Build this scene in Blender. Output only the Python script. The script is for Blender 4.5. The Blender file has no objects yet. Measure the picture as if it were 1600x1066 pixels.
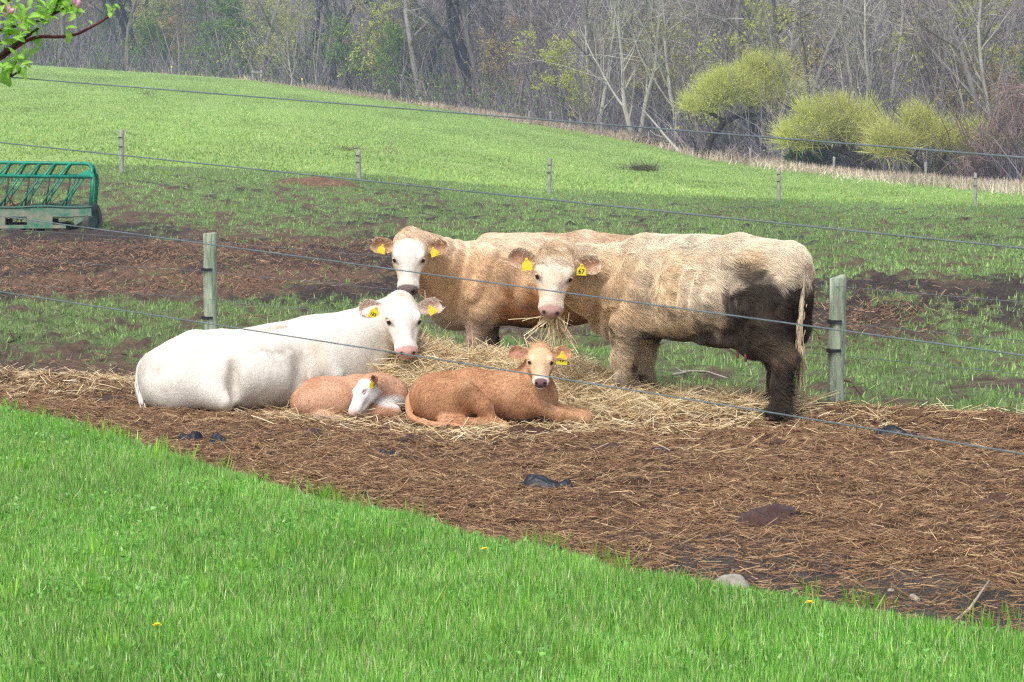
import bpy, math, random
import numpy as np
from mathutils import Vector, Matrix

SC = bpy.context.scene
COL = SC.collection
R = math.radians

# ------------------------------------------------------------------ camera
F = 4000.0                      # focal length in photo pixels (1600 wide)
CAMZ = 2.1
PITCH = math.atan(324 / F)
cam_d = bpy.data.cameras.new('camera')
cam_d.sensor_width = 36.0
cam_d.lens = 36.0 * F / 1600.0
cam_d.clip_start = 0.1
cam_d.clip_end = 3000
cam_d.dof.use_dof = True
cam_d.dof.focus_distance = 19.0
cam_d.dof.aperture_fstop = 22.0
cam = bpy.data.objects.new('camera', cam_d)
COL.objects.link(cam)
cam.location = (0, 0, CAMZ)
cam.rotation_euler = (math.pi / 2 - PITCH, 0, 0)
SC.camera = cam

# ------------------------------------------------------------------ sky, sun, exposure
SUN_EL, SUN_AZ = R(56), R(-155)        # azimuth measured from +Y towards +X (sun behind the camera, to its left)
world = bpy.data.worlds.new('World')
SC.world = world
world.use_nodes = True
wn, wl = world.node_tree.nodes, world.node_tree.links
bg = wn['Background']
sky = wn.new('ShaderNodeTexSky')
sky.sky_type = 'NISHITA'
sky.sun_disc = False
sky.sun_elevation = SUN_EL
sky.sun_rotation = SUN_AZ
sky.air_density = 1.0
sky.dust_density = 3.0
hs = wn.new('ShaderNodeHueSaturation')
hs.inputs['Saturation'].default_value = 0.5
wl.new(sky.outputs[0], hs.inputs['Color'])
wl.new(hs.outputs[0], bg.inputs['Color'])
bg.inputs['Strength'].default_value = 0.125
sun_d = bpy.data.lights.new('sun', 'SUN')
sun_d.energy = 1.5
sun_d.angle = R(24)
sun_d.color = (1.0, 0.965, 0.91)
sun = bpy.data.objects.new('sun', sun_d)
COL.objects.link(sun)
sdir = Vector((math.sin(SUN_AZ) * math.cos(SUN_EL), math.cos(SUN_AZ) * math.cos(SUN_EL), math.sin(SUN_EL)))
sun.rotation_euler = sdir.to_track_quat('Z', 'Y').to_euler()
sun.location = sdir * 50
SC.view_settings.view_transform = 'Standard'
SC.view_settings.look = 'None'
SC.view_settings.gamma = 1.0
SC.view_settings.use_curve_mapping = False
SC.view_settings.exposure = 0.76
SC.render.engine = 'CYCLES'
SC.cycles.use_denoising = False
SC.cycles.pixel_filter_type = 'BLACKMAN_HARRIS'
SC.cycles.filter_width = 1.25
SC.cycles.sample_clamp_indirect = 4.0
SC.cycles.max_bounces = 6
SC.cycles.diffuse_bounces = 3
SC.cycles.transmission_bounces = 3
SC.cycles.transparent_max_bounces = 6
SC.render.film_transparent = False
try:
    SC.cycles_curves.shape = 'RIBBONS'
except Exception:
    pass

# ------------------------------------------------------------------ helpers
FW = np.array([0, math.cos(PITCH), -math.sin(PITCH)])
UP = np.array([0, math.sin(PITCH), math.cos(PITCH)])
RT = np.array([1.0, 0, 0])


def P(px, py, D):
    """Place at distance D (world y) that the photograph shows at pixel (px, py)."""
    d = FW + RT * ((px - 800) / F) + UP * ((533 - py) / F)
    d = d * (D / d[1])
    return np.array([d[0], d[1], d[2] + CAMZ])


def proj(p):
    p = np.asarray(p, float)
    q = p - np.array([0, 0, CAMZ])
    w = q @ FW
    return 800 + F * (q @ RT) / w, 533 - F * (q @ UP) / w


def S(r, g, b, m=1.0):
    def f(c):
        c /= 255.0
        return (c / 12.92 if c <= 0.04045 else ((c + 0.055) / 1.055) ** 2.4) * m
    return np.array([f(r), f(g), f(b)])


def sstep(a, b, x):
    t = np.clip((np.asarray(x, float) - a) / (b - a), 0, 1)
    return t * t * (3 - 2 * t)


def _hash(ix, iy, iz, seed):
    n = (ix * 374761393 + iy * 668265263 + iz * 2147483647 + seed * 1274126177) & 0xFFFFFFFF
    n = ((n ^ (n >> 13)) * 1274126177) & 0xFFFFFFFF
    n = ((n ^ (n >> 16)) * 2246822519) & 0xFFFFFFFF
    return ((n ^ (n >> 15)) & 0xFFFFFF) / float(0xFFFFFF)


def noise3(x, y, z=0.0, seed=0):
    x, y, z = np.broadcast_arrays(np.asarray(x, float), np.asarray(y, float), np.asarray(z, float))
    fx, fy, fz = np.floor(x), np.floor(y), np.floor(z)
    ix, iy, iz = fx.astype(np.int64), fy.astype(np.int64), fz.astype(np.int64)
    u, v, w = x - fx, y - fy, z - fz
    u, v, w = u * u * (3 - 2 * u), v * v * (3 - 2 * v), w * w * (3 - 2 * w)
    r = 0
    for dx in (0, 1):
        for dy in (0, 1):
            for dz in (0, 1):
                r = r + _hash(ix + dx, iy + dy, iz + dz, seed) * (u if dx else 1 - u) * (v if dy else 1 - v) * (w if dz else 1 - w)
    return r


def noise2(x, y, seed=0):
    x, y = np.broadcast_arrays(np.asarray(x, float), np.asarray(y, float))
    fx, fy = np.floor(x), np.floor(y)
    ix, iy = fx.astype(np.int64), fy.astype(np.int64)
    u, v = x - fx, y - fy
    u, v = u * u * (3 - 2 * u), v * v * (3 - 2 * v)
    z = np.zeros_like(ix)
    return (_hash(ix, iy, z, seed) * (1 - u) * (1 - v) + _hash(ix + 1, iy, z, seed) * u * (1 - v)
            + _hash(ix, iy + 1, z, seed) * (1 - u) * v + _hash(ix + 1, iy + 1, z, seed) * u * v)


def fbm2(x, y, seed=0, oct=4, gain=0.5):
    r, a, s = 0, 1.0, 0
    for o in range(oct):
        r = r + a * noise2(x * 2 ** o + 17.3 * o, y * 2 ** o - 9.1 * o, seed + o)
        s += a
        a *= gain
    return r / s


def fbm3(x, y, z, seed=0, oct=3):
    r, a, s = 0, 1.0, 0
    for o in range(oct):
        r = r + a * noise3(x * 2 ** o + 3.7 * o, y * 2 ** o, z * 2 ** o, seed + o)
        s += a
        a *= 0.5
    return r / s


# ---- mesh from arrays
def mesh_np(name, V, faces, col=None, smooth=True):
    """faces: list of (m,k) int arrays. col: per-vertex (n,3) colour attribute 'col'."""
    me = bpy.data.meshes.new(name)
    V = np.asarray(V, np.float32)
    me.vertices.add(len(V))
    me.vertices.foreach_set('co', V.ravel())
    tot, starts, totals = [], [], []
    off = 0
    for f in faces:
        f = np.asarray(f, np.int32)
        if len(f) == 0:
            continue
        k = f.shape[1]
        tot.append(f.ravel())
        starts.append(off + np.arange(len(f), dtype=np.int32) * k)
        totals.append(np.full(len(f), k, np.int32))
        off += f.size
    L = np.concatenate(tot)
    me.loops.add(len(L))
    me.loops.foreach_set('vertex_index', L)
    st = np.concatenate(starts)
    me.polygons.add(len(st))
    me.polygons.foreach_set('loop_start', st)
    me.polygons.foreach_set('use_smooth', np.full(len(st), bool(smooth)))
    if col is not None:
        a = me.attributes.new('col', 'FLOAT_COLOR', 'POINT')
        c = np.ones((len(V), 4), np.float32)
        c[:, :3] = col
        a.data.foreach_set('color', c.ravel())
    me.update(calc_edges=True)
    return me


def link(name, me, mat=None, parent=None, loc=None, rot=None):
    o = bpy.data.objects.new(name, me)
    if mat is not None and me is not None and len(me.materials) == 0:
        me.materials.append(mat)
    COL.objects.link(o)
    if parent is not None:
        o.parent = parent
    if loc is not None:
        o.location = loc
    if rot is not None:
        o.rotation_euler = rot
    return o


def tag(o, label=None, cat=None, group=None, kind=None):
    if label:
        o['label'] = label
    if cat:
        o['category'] = cat
    if group:
        o['group'] = group
    if kind:
        o['kind'] = kind
    return o


def thing(name, label, cat, loc=(0, 0, 0), rz=0.0, group=None):
    o = bpy.data.objects.new(name, None)
    o.empty_display_size = 0.2
    COL.objects.link(o)
    o.location = loc
    o.rotation_euler = (0, 0, rz)
    return tag(o, label, cat, group)


def copy_tree(o, parent=None):
    c = o.copy()
    COL.objects.link(c)
    c.parent = parent
    for ch in list(o.children):
        copy_tree(ch, c)
    return c


class MB:
    """Collects tubes, boxes, blobs into one mesh."""

    def __init__(s):
        s.V, s.Q, s.T, s.C, s.n = [], [], [], [], 0

    def add(s, V, Q=None, T=None, col=(1, 1, 1)):
        V = np.asarray(V, float)
        if Q is not None and len(Q):
            s.Q.append(np.asarray(Q, int) + s.n)
        if T is not None and len(T):
            s.T.append(np.asarray(T, int) + s.n)
        s.V.append(V)
        c = np.asarray(col, float)
        s.C.append(np.broadcast_to(c, (len(V), 3)))
        s.n += len(V)

    def tube(s, pts, rad, sides=6, col=(1, 1, 1), cap=True):
        pts = np.asarray(pts, float)
        n = len(pts)
        rad = np.broadcast_to(np.asarray(rad, float), (n,))
        t = np.gradient(pts, axis=0)
        t /= np.linalg.norm(t, axis=1)[:, None] + 1e-9
        ref = np.array([0.31, 0.17, 0.93]) if abs(t[0][2]) < 0.8 else np.array([0.95, 0.28, 0.1])
        u = np.cross(t, ref)
        u /= np.linalg.norm(u, axis=1)[:, None] + 1e-9
        v = np.cross(t, u)
        a = np.arange(sides) * (2 * math.pi / sides)
        V = pts[:, None, :] + rad[:, None, None] * (np.cos(a)[None, :, None] * u[:, None, :] + np.sin(a)[None, :, None] * v[:, None, :])
        V = V.reshape(-1, 3)
        i = np.arange(n - 1)[:, None] * sides
        j = np.arange(sides)[None, :]
        k = (j + 1) % sides
        Q = np.stack([i + j, i + sides + j, i + sides + k, i + k], -1).reshape(-1, 4)
        T = []
        if cap:
            T = [[0, q, q + 1] for q in range(1, sides - 1)] + [[(n - 1) * sides, (n - 1) * sides + q + 1, (n - 1) * sides + q] for q in range(1, sides - 1)]
        if hasattr(col, 'shape') and getattr(col, 'ndim', 1) == 2 and len(col) == n:
            col = np.repeat(col, sides, axis=0)
        s.add(V, Q, T, col)

    def box(s, c, d, M=None, col=(1, 1, 1), bev=0.0):
        c, d = np.asarray(c, float), np.asarray(d, float) / 2
        V = np.array([[x, y, z] for x in (-1, 1) for y in (-1, 1) for z in (-1, 1)], float) * d
        if M is not None:
            V = V @ np.asarray(M).T
        s.add(V + c, [[0, 1, 3, 2], [4, 6, 7, 5], [0, 4, 5, 1], [2, 3, 7, 6], [0, 2, 6, 4], [1, 5, 7, 3]], None, col)

    def grid(s, G, col=(1, 1, 1), wrap=False):
        """G: (n,m,3) grid of points."""
        n, m = G.shape[:2]
        i = np.arange(n - 1)[:, None] * m
        j = np.arange(m if wrap else m - 1)[None, :]
        k = (j + 1) % m
        Q = np.stack([i + j, i + k, i + m + k, i + m + j], -1).reshape(-1, 4)
        if hasattr(col, 'ndim') and col.ndim == 3:
            col = col.reshape(-1, 3)
        s.add(G.reshape(-1, 3), Q, None, col)

    def mesh(s, name, smooth=True):
        V = np.concatenate(s.V)
        f = []
        if s.Q:
            f.append(np.concatenate(s.Q))
        if s.T:
            f.append(np.concatenate(s.T))
        return mesh_np(name, V, f, np.concatenate(s.C), smooth)

    def build(s, name, mat, parent=None, smooth=True, loc=None):
        return link(name, s.mesh(name, smooth), mat, parent, loc)


def ribbons(root, d, side, L, W, bend=None, nseg=2, tip=True, col=None):
    """Many thin bent strips. root,d,side,bend: (n,3); L,W: (n,). Returns V, [faces], col."""
    n = len(root)
    L = np.broadcast_to(np.asarray(L, float), (n,))[:, None]
    W = np.broadcast_to(np.asarray(W, float), (n,))[:, None]
    if bend is None:
        bend = np.zeros((n, 3))
    rows, m = [], 0
    pts = []
    for k in range(nseg + 1):
        t = k / nseg
        c = root + d * L * t + bend * L * t * t
        if tip and k == nseg:
            pts.append(c[:, None, :])
            m += 1
        else:
            w = W * 0.5 * (1 - (0.55 * t * t if tip else 0.0))
            pts.append(np.stack([c - side * w, c + side * w], 1))
            m += 2
    V = np.concatenate(pts, 1)
    base = (np.arange(n) * m)[:, None]
    faces = []
    nq = nseg - 1 if tip else nseg
    if nq > 0:
        q = np.concatenate([np.array([[2 * k, 2 * k + 1, 2 * k + 3, 2 * k + 2]]) for k in range(nq)])
        faces.append((base[:, :, None] + q[None]).reshape(-1, 4))
    if tip:
        k = 2 * nq
        faces.append(base + np.array([[k, k + 1, k + 2]]))
    c = None
    if col is not None:
        c = np.repeat(col, m, axis=0)
    return V.reshape(-1, 3), faces, c


def rand_unit(rng, n):
    v = rng.normal(size=(n, 3))
    return v / np.linalg.norm(v, axis=1)[:, None]


def norm(v):
    v = np.asarray(v, float)
    return v / (np.linalg.norm(v, axis=-1, keepdims=True) + 1e-12)


def pick(rng, n, cols, w=None, jit=0.12):
    cols = np.asarray(cols)
    i = rng.choice(len(cols), n, p=None if w is None else np.asarray(w) / np.sum(w))
    c = cols[i]
    j = rng.integers(0, len(cols), n)
    t = rng.random((n, 1)) * 0.5
    c = c * (1 - t) + cols[j] * t
    return c * (1 + jit * rng.normal(size=(n, 1))).clip(0.5, 1.6)


# ------------------------------------------------------------------ materials
def mat_new(name):
    m = bpy.data.materials.new(name)
    m.use_nodes = True
    nt = m.node_tree
    b = nt.nodes['Principled BSDF']
    return m, nt, b


def mat_attr(name, rough=0.8, spec=0.3, noise=0.0, nscale=20.0, bump=0.0, bscale=40.0, bdist=0.02, trans=0.0, tcol=None, coat=0.0, curve=False, stretch=None):
    """Colour from attribute 'col', varied by procedural noise, with bump relief."""
    m, nt, b = mat_new(name)
    N, Lk = nt.nodes, nt.links
    at = N.new('ShaderNodeAttribute')
    at.attribute_name = 'col'
    c = at.outputs['Color']
    tc = N.new('ShaderNodeTexCoord')
    vec = tc.outputs['Object']
    if stretch:
        mp = N.new('ShaderNodeMapping')
        mp.inputs['Scale'].default_value = stretch
        Lk.new(vec, mp.inputs['Vector'])
        vec = mp.outputs['Vector']
    if noise > 0:
        nz = N.new('ShaderNodeTexNoise')
        nz.inputs['Scale'].default_value = nscale
        nz.inputs['Detail'].default_value = 6
        nz.inputs['Roughness'].default_value = 0.65
        Lk.new(vec, nz.inputs['Vector'])
        mr = N.new('ShaderNodeMapRange')
        mr.inputs['From Min'].default_value = 0.25
        mr.inputs['From Max'].default_value = 0.75
        mr.inputs['To Min'].default_value = 1 - noise
        mr.inputs['To Max'].default_value = 1 + noise
        Lk.new(nz.outputs['Fac'], mr.inputs['Value'])
        mx = N.new('ShaderNodeVectorMath')
        mx.operation = 'SCALE'
        Lk.new(c, mx.inputs[0])
        Lk.new(mr.outputs[0], mx.inputs['Scale'])
        c = mx.outputs[0]
    Lk.new(c, b.inputs['Base Color'])
    b.inputs['Roughness'].default_value = rough
    b.inputs['Specular IOR Level'].default_value = spec
    if coat:
        b.inputs['Coat Weight'].default_value = coat
    if bump > 0:
        nb = N.new('ShaderNodeTexNoise')
        nb.inputs['Scale'].default_value = bscale
        nb.inputs['Detail'].default_value = 8
        nb.inputs['Roughness'].default_value = 0.7
        Lk.new(vec, nb.inputs['Vector'])
        bp = N.new('ShaderNodeBump')
        bp.inputs['Strength'].default_value = bump
        bp.inputs['Distance'].default_value = bdist
        Lk.new(nb.outputs['Fac'], bp.inputs['Height'])
        Lk.new(bp.outputs[0], b.inputs['Normal'])
    if trans > 0:
        tr = N.new('ShaderNodeBsdfTranslucent')
        Lk.new(c, tr.inputs['Color'])
        ms = N.new('ShaderNodeMixShader')
        ms.inputs[0].default_value = trans
        Lk.new(b.outputs[0], ms.inputs[1])
        Lk.new(tr.outputs[0], ms.inputs[2])
        Lk.new(ms.outputs[0], N['Material Output'].inputs['Surface'])
    return m


def mat_flat(name, rgb, rough=0.6, metal=0.0, noise=0.25, nscale=15, bump=0.0, bscale=60, rgb2=None, spec=0.4, stretch=None, coat=0.0):
    """Two-tone procedural material."""
    m, nt, b = mat_new(name)
    N, Lk = nt.nodes, nt.links
    tc = N.new('ShaderNodeTexCoord')
    vec = tc.outputs['Object']
    if stretch:
        mp = N.new('ShaderNodeMapping')
        mp.inputs['Scale'].default_value = stretch
        Lk.new(vec, mp.inputs['Vector'])
        vec = mp.outputs['Vector']
    nz = N.new('ShaderNodeTexNoise')
    nz.inputs['Scale'].default_value = nscale
    nz.inputs['Detail'].default_value = 7
    nz.inputs['Roughness'].default_value = 0.65
    Lk.new(vec, nz.inputs['Vector'])
    cr = N.new('ShaderNodeValToRGB')
    rgb = np.asarray(rgb)
    c2 = np.asarray(rgb2) if rgb2 is not None else rgb * (1 + noise)
    c1 = rgb if rgb2 is not None else rgb * (1 - noise)
    cr.color_ramp.elements[0].position = 0.35
    cr.color_ramp.elements[1].position = 0.66
    cr.color_ramp.elements[0].color = (*c1, 1)
    cr.color_ramp.elements[1].color = (*c2, 1)
    Lk.new(nz.outputs['Fac'], cr.inputs[0])
    Lk.new(cr.outputs[0], b.inputs['Base Color'])
    b.inputs['Roughness'].default_value = rough
    b.inputs['Metallic'].default_value = metal
    b.inputs['Specular IOR Level'].default_value = spec
    if coat:
        b.inputs['Coat Weight'].default_value = coat
    if bump:
        nb = N.new('ShaderNodeTexNoise')
        nb.inputs['Scale'].default_value = bscale
        nb.inputs['Detail'].default_value = 6
        Lk.new(vec, nb.inputs['Vector'])
        bp = N.new('ShaderNodeBump')
        bp.inputs['Strength'].default_value = bump
        bp.inputs['Distance'].default_value = 0.01
        Lk.new(nb.outputs['Fac'], bp.inputs['Height'])
        Lk.new(bp.outputs[0], b.inputs['Normal'])
    return m


M = {}
M['lawn_blade'] = mat_attr('lawn_blade', 0.33, 0.5, trans=0.38)
M['grass_blade'] = mat_attr('grass_blade', 0.55, 0.3, trans=0.3)
M['straw'] = mat_attr('straw', 0.6, 0.3, trans=0.12)
M['earth'] = mat_attr('earth', 0.78, 0.3, noise=0.5, nscale=9, bump=1.0, bscale=14, bdist=0.09)
M['turf'] = mat_attr('turf', 0.9, 0.1, noise=0.3, nscale=3.0, bump=0.6, bscale=8, bdist=0.1)
M['litter'] = mat_attr('litter', 0.95, 0.05, noise=0.45, nscale=1.2, bump=0.6, bscale=2, bdist=0.3)
M['coat'] = mat_attr('coat', 0.75, 0.15, noise=0.12, nscale=30, bump=0.5, bscale=70, bdist=0.012)
M['fur'] = mat_attr('fur', 0.65, 0.2)
M['skin'] = mat_attr('skin', 0.5, 0.35, noise=0.1, nscale=60)
M['eye'] = mat_flat('eye', S(18, 12, 10), 0.12, noise=0.2, spec=0.6)
M['tag_yellow'] = mat_flat('tag_yellow', S(240, 220, 60), 0.45, noise=0.06, nscale=40)
M['ink'] = mat_flat('ink', S(20, 20, 18), 0.6, noise=0.1)
M['bark'] = mat_attr('bark', 0.9, 0.1, noise=0.35, nscale=1.5, bump=0.5, bscale=5, bdist=0.1, stretch=(1, 1, 0.25))
M['leaf'] = mat_attr('leaf', 0.55, 0.3, trans=0.4)
M['post_wood'] = mat_flat('post_wood', S(108, 124, 104), 0.85, rgb2=S(192, 200, 178), nscale=26, bump=0.6, bscale=60, stretch=(1, 1, 0.12), spec=0.2)
M['old_post'] = mat_flat('old_post', S(130, 130, 125), 0.9, rgb2=S(185, 184, 176), nscale=18, stretch=(1, 1, 0.2), spec=0.2)
M['wire'] = mat_flat('wire', S(116, 126, 134), 0.5, metal=0.25, noise=0.2)
M['black_plastic'] = mat_flat('black_plastic', S(30, 34, 44), 0.5, noise=0.3, nscale=30, spec=0.5)
M['dung'] = mat_attr('dung', 0.42, 0.4, noise=0.4, nscale=20, bump=0.9, bscale=35, bdist=0.03)
M['puddle'] = mat_flat('puddle', S(70, 62, 58), 0.08, noise=0.2, nscale=4, spec=0.6)
M['stone'] = mat_flat('stone', S(126, 120, 106), 0.85, rgb2=S(184, 178, 162), nscale=14, bump=0.5, bscale=50)
M['green_paint'] = mat_flat('green_paint', S(16, 116, 92), 0.4, rgb2=S(30, 158, 126), nscale=3, bump=0.1)
M['worn_panel'] = mat_flat('worn_panel', S(40, 130, 104), 0.6, rgb2=S(160, 150, 132), nscale=3.6, bump=0.2, stretch=(1, 1, 1.6))
M['rusty_bar'] = mat_flat('rusty_bar', S(84, 80, 84), 0.6, rgb2=S(46, 120, 98), nscale=3)
M['rubber'] = mat_flat('rubber', S(58, 58, 60), 0.8, rgb2=S(110, 108, 104), nscale=8)
M['petal'] = mat_flat('petal', S(222, 120, 160), 0.5, rgb2=S(245, 205, 220), nscale=60)
M['yellow_petal'] = mat_flat('yellow_petal', S(246, 222, 50), 0.6, noise=0.1)
# ------------------------------------------------------------------ terrain
_fp = np.array([190, 560, 858, 1217, 1524.])
_fD = np.array([70, 76, 83, 90, 97.])
_fy = np.array([272, 283, 305, 316, 323.])
_ep = np.array([40, 400, 560, 820, 1000, 1100, 1300, 1600.])
_eD = np.array([300, 280, 265, 235, 210, 195, 175, 160.])
_ey = np.array([103, 127, 150, 192, 222, 247, 270, 296.])
_fz = CAMZ + _fD * (209 - _fy) / F
_ez = CAMZ + _eD * (209 - _ey) / F
Y0 = 42.0


def edgeD(px):
    return np.interp(px, _ep, _eD)


def fenceD(px):
    return np.interp(px, _fp, _fD)


def _herm(t, p0, p1, m0, m1):
    t2, t3 = t * t, t * t * t
    return (2 * t3 - 3 * t2 + 1) * p0 + (t3 - 2 * t2 + t) * m0 + (-2 * t3 + 3 * t2) * p1 + (t3 - t2) * m1


def g0(x, y):
    """Broad lie of the land."""
    x, y = np.broadcast_arrays(np.asarray(x, float), np.asarray(y, float))
    yy = np.maximum(y, 1.0)
    px = 800 + F * x / yy
    Df, zf, De, ze = np.interp(px, _fp, _fD), np.interp(px, _fp, _fz), np.interp(px, _ep, _eD), np.interp(px, _ep, _ez)
    s1, s2 = zf / (Df - Y0), (ze - zf) / (De - Df)
    mf = (s1 + s2) / 2
    me_ = s2
    a = _herm(np.clip((y - Y0) / (Df - Y0), 0, 1), 0, zf, 0 * zf, mf * (Df - Y0))
    b = _herm(np.clip((y - Df) / (De - Df), 0, 1), zf, ze, mf * (De - Df), me_ * (De - Df))
    q = np.maximum(y - De, 0)
    c = ze + q * np.maximum(me_, 0.0) + (0.17 - np.maximum(me_, 0)) * q * q / (q + 60)
    return np.where(y < Y0, 0, np.where(y < Df, a, np.where(y < De, b, c)))


# lawn edge, as seen in the photograph, turned into distances on the flat yard
_lp = np.array([-300, 0, 100, 200, 300, 400, 500, 600, 700, 800, 900, 1000, 1100, 1200, 1300, 1400, 1500, 1600, 1900.])
_ly = np.array([560, 636, 656, 686, 716, 745, 775, 801, 826, 849, 869, 892, 912, 928, 948, 965, 982, 998, 1045.]) + 12
_lD = CAMZ * F / (_ly - 209)


def lawn_s(x, y):
    """>0 on the lawn (metres inside its edge)."""
    yy = np.maximum(y, 0.5)
    return np.interp(800 + F * x / yy, _lp, _lD) + 0.55 * (fbm2(x * 1.6, y * 1.6, 5, 4, .6) - 0.5) - y


def hay_h(x, y):
    """Heap of hay between the cows."""
    px = 800 + F * x / np.maximum(y, 1)
    top = np.interp(px, [560, 610, 650, 720, 800, 870, 940, 1000, 1080, 1160, 1230, 1300], [0, .25, .35, .31, .30, .28, .18, .08, .06, .06, .05, 0])
    ridge = np.interp(px, [560, 800, 1000, 1200], [20.1, 20.0, 19.5, 19.0])
    front = np.interp(px, [560, 640, 760, 900, 1000, 1200], [18.9, 18.7, 18.5, 18.3, 18.15, 18.35])
    back = np.interp(px, [560, 700, 900, 1050, 1200], [20.9, 21.0, 20.7, 20.0, 19.4])
    f = np.where(y < ridge, sstep(0, 1, (y - front) / (ridge - front)), sstep(0, 1, (back - y) / (back - ridge)))
    n = 0.75 + 0.5 * fbm2(x * 3.1, y * 3.1, 31)
    return top * f * n


def bump_h(x, y):
    px = 800 + F * x / np.maximum(y, 1)
    lump = (fbm2(x * 1.1, y * 1.1, 3) - 0.5) * 0.10
    clod = np.abs(fbm2(x * 4.5, y * 4.5, 8, 3) - 0.5) * (0.10 + .22 * sstep(21, 26, y))
    fade = sstep(104, 74, y) * sstep(9, 12, y)
    # straw lip along the far edge of the bedding
    lipD = np.interp(px, [-300, 0, 230, 450, 1240, 1330, 1600, 1900], [21.5, 21.0, 20.3, 19.8, 19.0, 18.9, 17.9, 17.0])
    lip = 0.10 * np.interp(px, [200, 420, 1240, 1330], [1, .1, .1, .8]) * np.exp(-((y - lipD) / 0.45) ** 2) * (0.5 + fbm2(x * 2.4, y * 2.4, 77))
    return fade * (lump + clod) + lip


def g(x, y):
    x, y = np.broadcast_arrays(np.asarray(x, float), np.asarray(y, float))
    return g0(x, y) + bump_h(x, y) + hay_h(x, y)


def gz(x, y):
    return float(g(np.array([x]), np.array([y]))[0])


def on_ground(px, py, D0=20.0):
    """Point of the ground that the photograph shows at (px,py)."""
    ds = np.geomspace(8, 420, 4000)
    d = FW + RT * ((px - 800) / F) + UP * ((533 - py) / F)
    q = d[None, :] / d[1] * ds[:, None]
    z = q[:, 2] + CAMZ - g0(q[:, 0], q[:, 1])
    i = int(np.argmax(z < 0)) if np.any(z < 0) else len(ds) - 1
    x, y = q[i, 0], q[i, 1]
    return np.array([x, y, gz(x, y)])


# ---- how green / how strawy each place of the yard is (patches as the photograph shows them)
def green_amt(x, y):
    px, py = proj(np.stack([x, y, g0(x, y)], -1))
    Lf = np.interp(py, [272, 285, 325, 345, 365, 376, 462, 480, 545, 565, 600], [1.0, .55, .52, .36, .2, .04, .04, .6, .66, .12, 0])
    Md = np.interp(py, [284, 300, 330, 350, 372, 400, 462, 480, 540, 560, 640], [1.0, .58, .54, .42, .42, .08, .06, .55, .7, .8, .5])
    Rt = np.interp(py, [306, 326, 400, 432, 446, 462, 474, 495, 528, 545, 600, 640, 655, 676], [1.0, .6, .56, .55, .12, .16, .46, .4, .45, .72, .56, .7, .5, 0])
    w1, w2 = sstep(180, 520, px), sstep(620, 760, px)
    G = (Lf * (1 - w1) + Md * w1) * (1 - w2) + Rt * w2
    # brown trampled strip right of the standing cow, fades out to the right
    G = G - 0.38 * np.exp(-((py - 505) / 26) ** 2) * sstep(1500, 1330, px) * w2
    return np.clip(G, 0, 1.0)


def green_mask(x, y):
    G = green_amt(x, y)
    v = 100 * np.log(np.maximum(y, 1) / 10)
    n = 0.30 * fbm2(x * 0.9, v * .35, 41, 4, 0.6) + 0.70 * fbm2(x * 5.0, v * 1.5, 45, 2, .7)
    n = 0.5 + (n - 0.5) * 2.0
    return sstep(-0.10, 0.12, G - n)


def bed_amt(x, y):
    """1 on the brown manure-and-straw bedding near the cows."""
    px = 800 + F * x / np.maximum(y, 1)
    farD = np.interp(px, [-300, 0, 230, 450, 600, 1000, 1240, 1330, 1600, 1900], [21.9, 21.4, 20.8, 20.4, 20.8, 20.0, 19.2, 19.2, 18.2, 17.3])
    return sstep(0.35, -0.25, y - farD + 0.5 * (fbm2(x * 2, y * 2, 51) - 0.5))


C_MUD, C_MUD2, C_MUD3 = S(80, 66, 56), S(124, 104, 86), S(144, 108, 82)
C_GREENA, C_GREENB = S(104, 124, 74), S(136, 150, 98)


def yard_col(x, y):
    px, py = proj(np.stack([x, y, g0(x, y)], -1))
    gm = green_mask(x, y)[:, None]
    bd = bed_amt(x, y)[:, None]
    n1 = fbm2(x * 1.3, y * 1.0, 61)[:, None]
    n2 = fbm2(x * 5, y * 5, 63)[:, None]
    red = np.exp(-((py - 425) / 40) ** 2)[:, None] * sstep(700, 420, px)[:, None] * 0.8 + 0.2
    mud = C_MUD * (1 - n2) + C_MUD2 * n2
    mud = mud * (1 - red * n1) + C_MUD3 * red * n1
    wet = (sstep(.50, .58, fbm2(x * .55, y * .22, 67)) * sstep(24, 30, y) * .75)[:, None]
    mud = mud * (1 - wet) + S(56, 49, 49) * wet
    bed = S(82, 58, 44) * (1 - n1) + S(128, 94, 66) * n1
    # grey soil along the lawn on the right
    gs = (sstep(1.5, 0.3, np.abs(lawn_s(x, y) + 0.4) + .5 * (n2[:, 0] - .5)) * sstep(820, 1150, px))[:, None]
    bed = bed * (1 - gs) + (S(96, 88, 80) * (0.7 + 0.6 * n2)) * gs
    hay = (hay_h(x, y) > 0.03)[:, None] * 1.0
    bed = bed * (1 - hay) + S(160, 128, 78) * hay
    c = mud * (1 - bd) + bed * bd
    gr = C_GREENA * (1 - n2) + C_GREENB * n2
    gmx = gm * (1 - bd)
    return c * (1 - gmx) + gr * gmx


def fan(y0, y1, ratio, ncol, u=0.29):
    rows = [y0]
    while rows[-1] < y1:
        rows.append(rows[-1] * ratio)
    ys = np.array(rows)
    us = np.linspace(-u, u, ncol)
    X = ys[:, None] * us[None, :]
    Yg = np.broadcast_to(ys[:, None], X.shape)
    return X, Yg


X, Yg = fan(8.2, 112, 1.005, 270)
x, y = X.ravel(), Yg.ravel()
mb = MB()
z = g(x, y) - 0.05 * sstep(0.1, 0.5, lawn_s(x, y)) - .35 * sstep(4, 9, y - fenceD(800 + F * x / y))
mb.grid(np.stack([x, y, z], -1).reshape(*X.shape, 3), yard_col(x, y))
tag(mb.build('muddy_ground', M['earth']), kind='structure')

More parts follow.
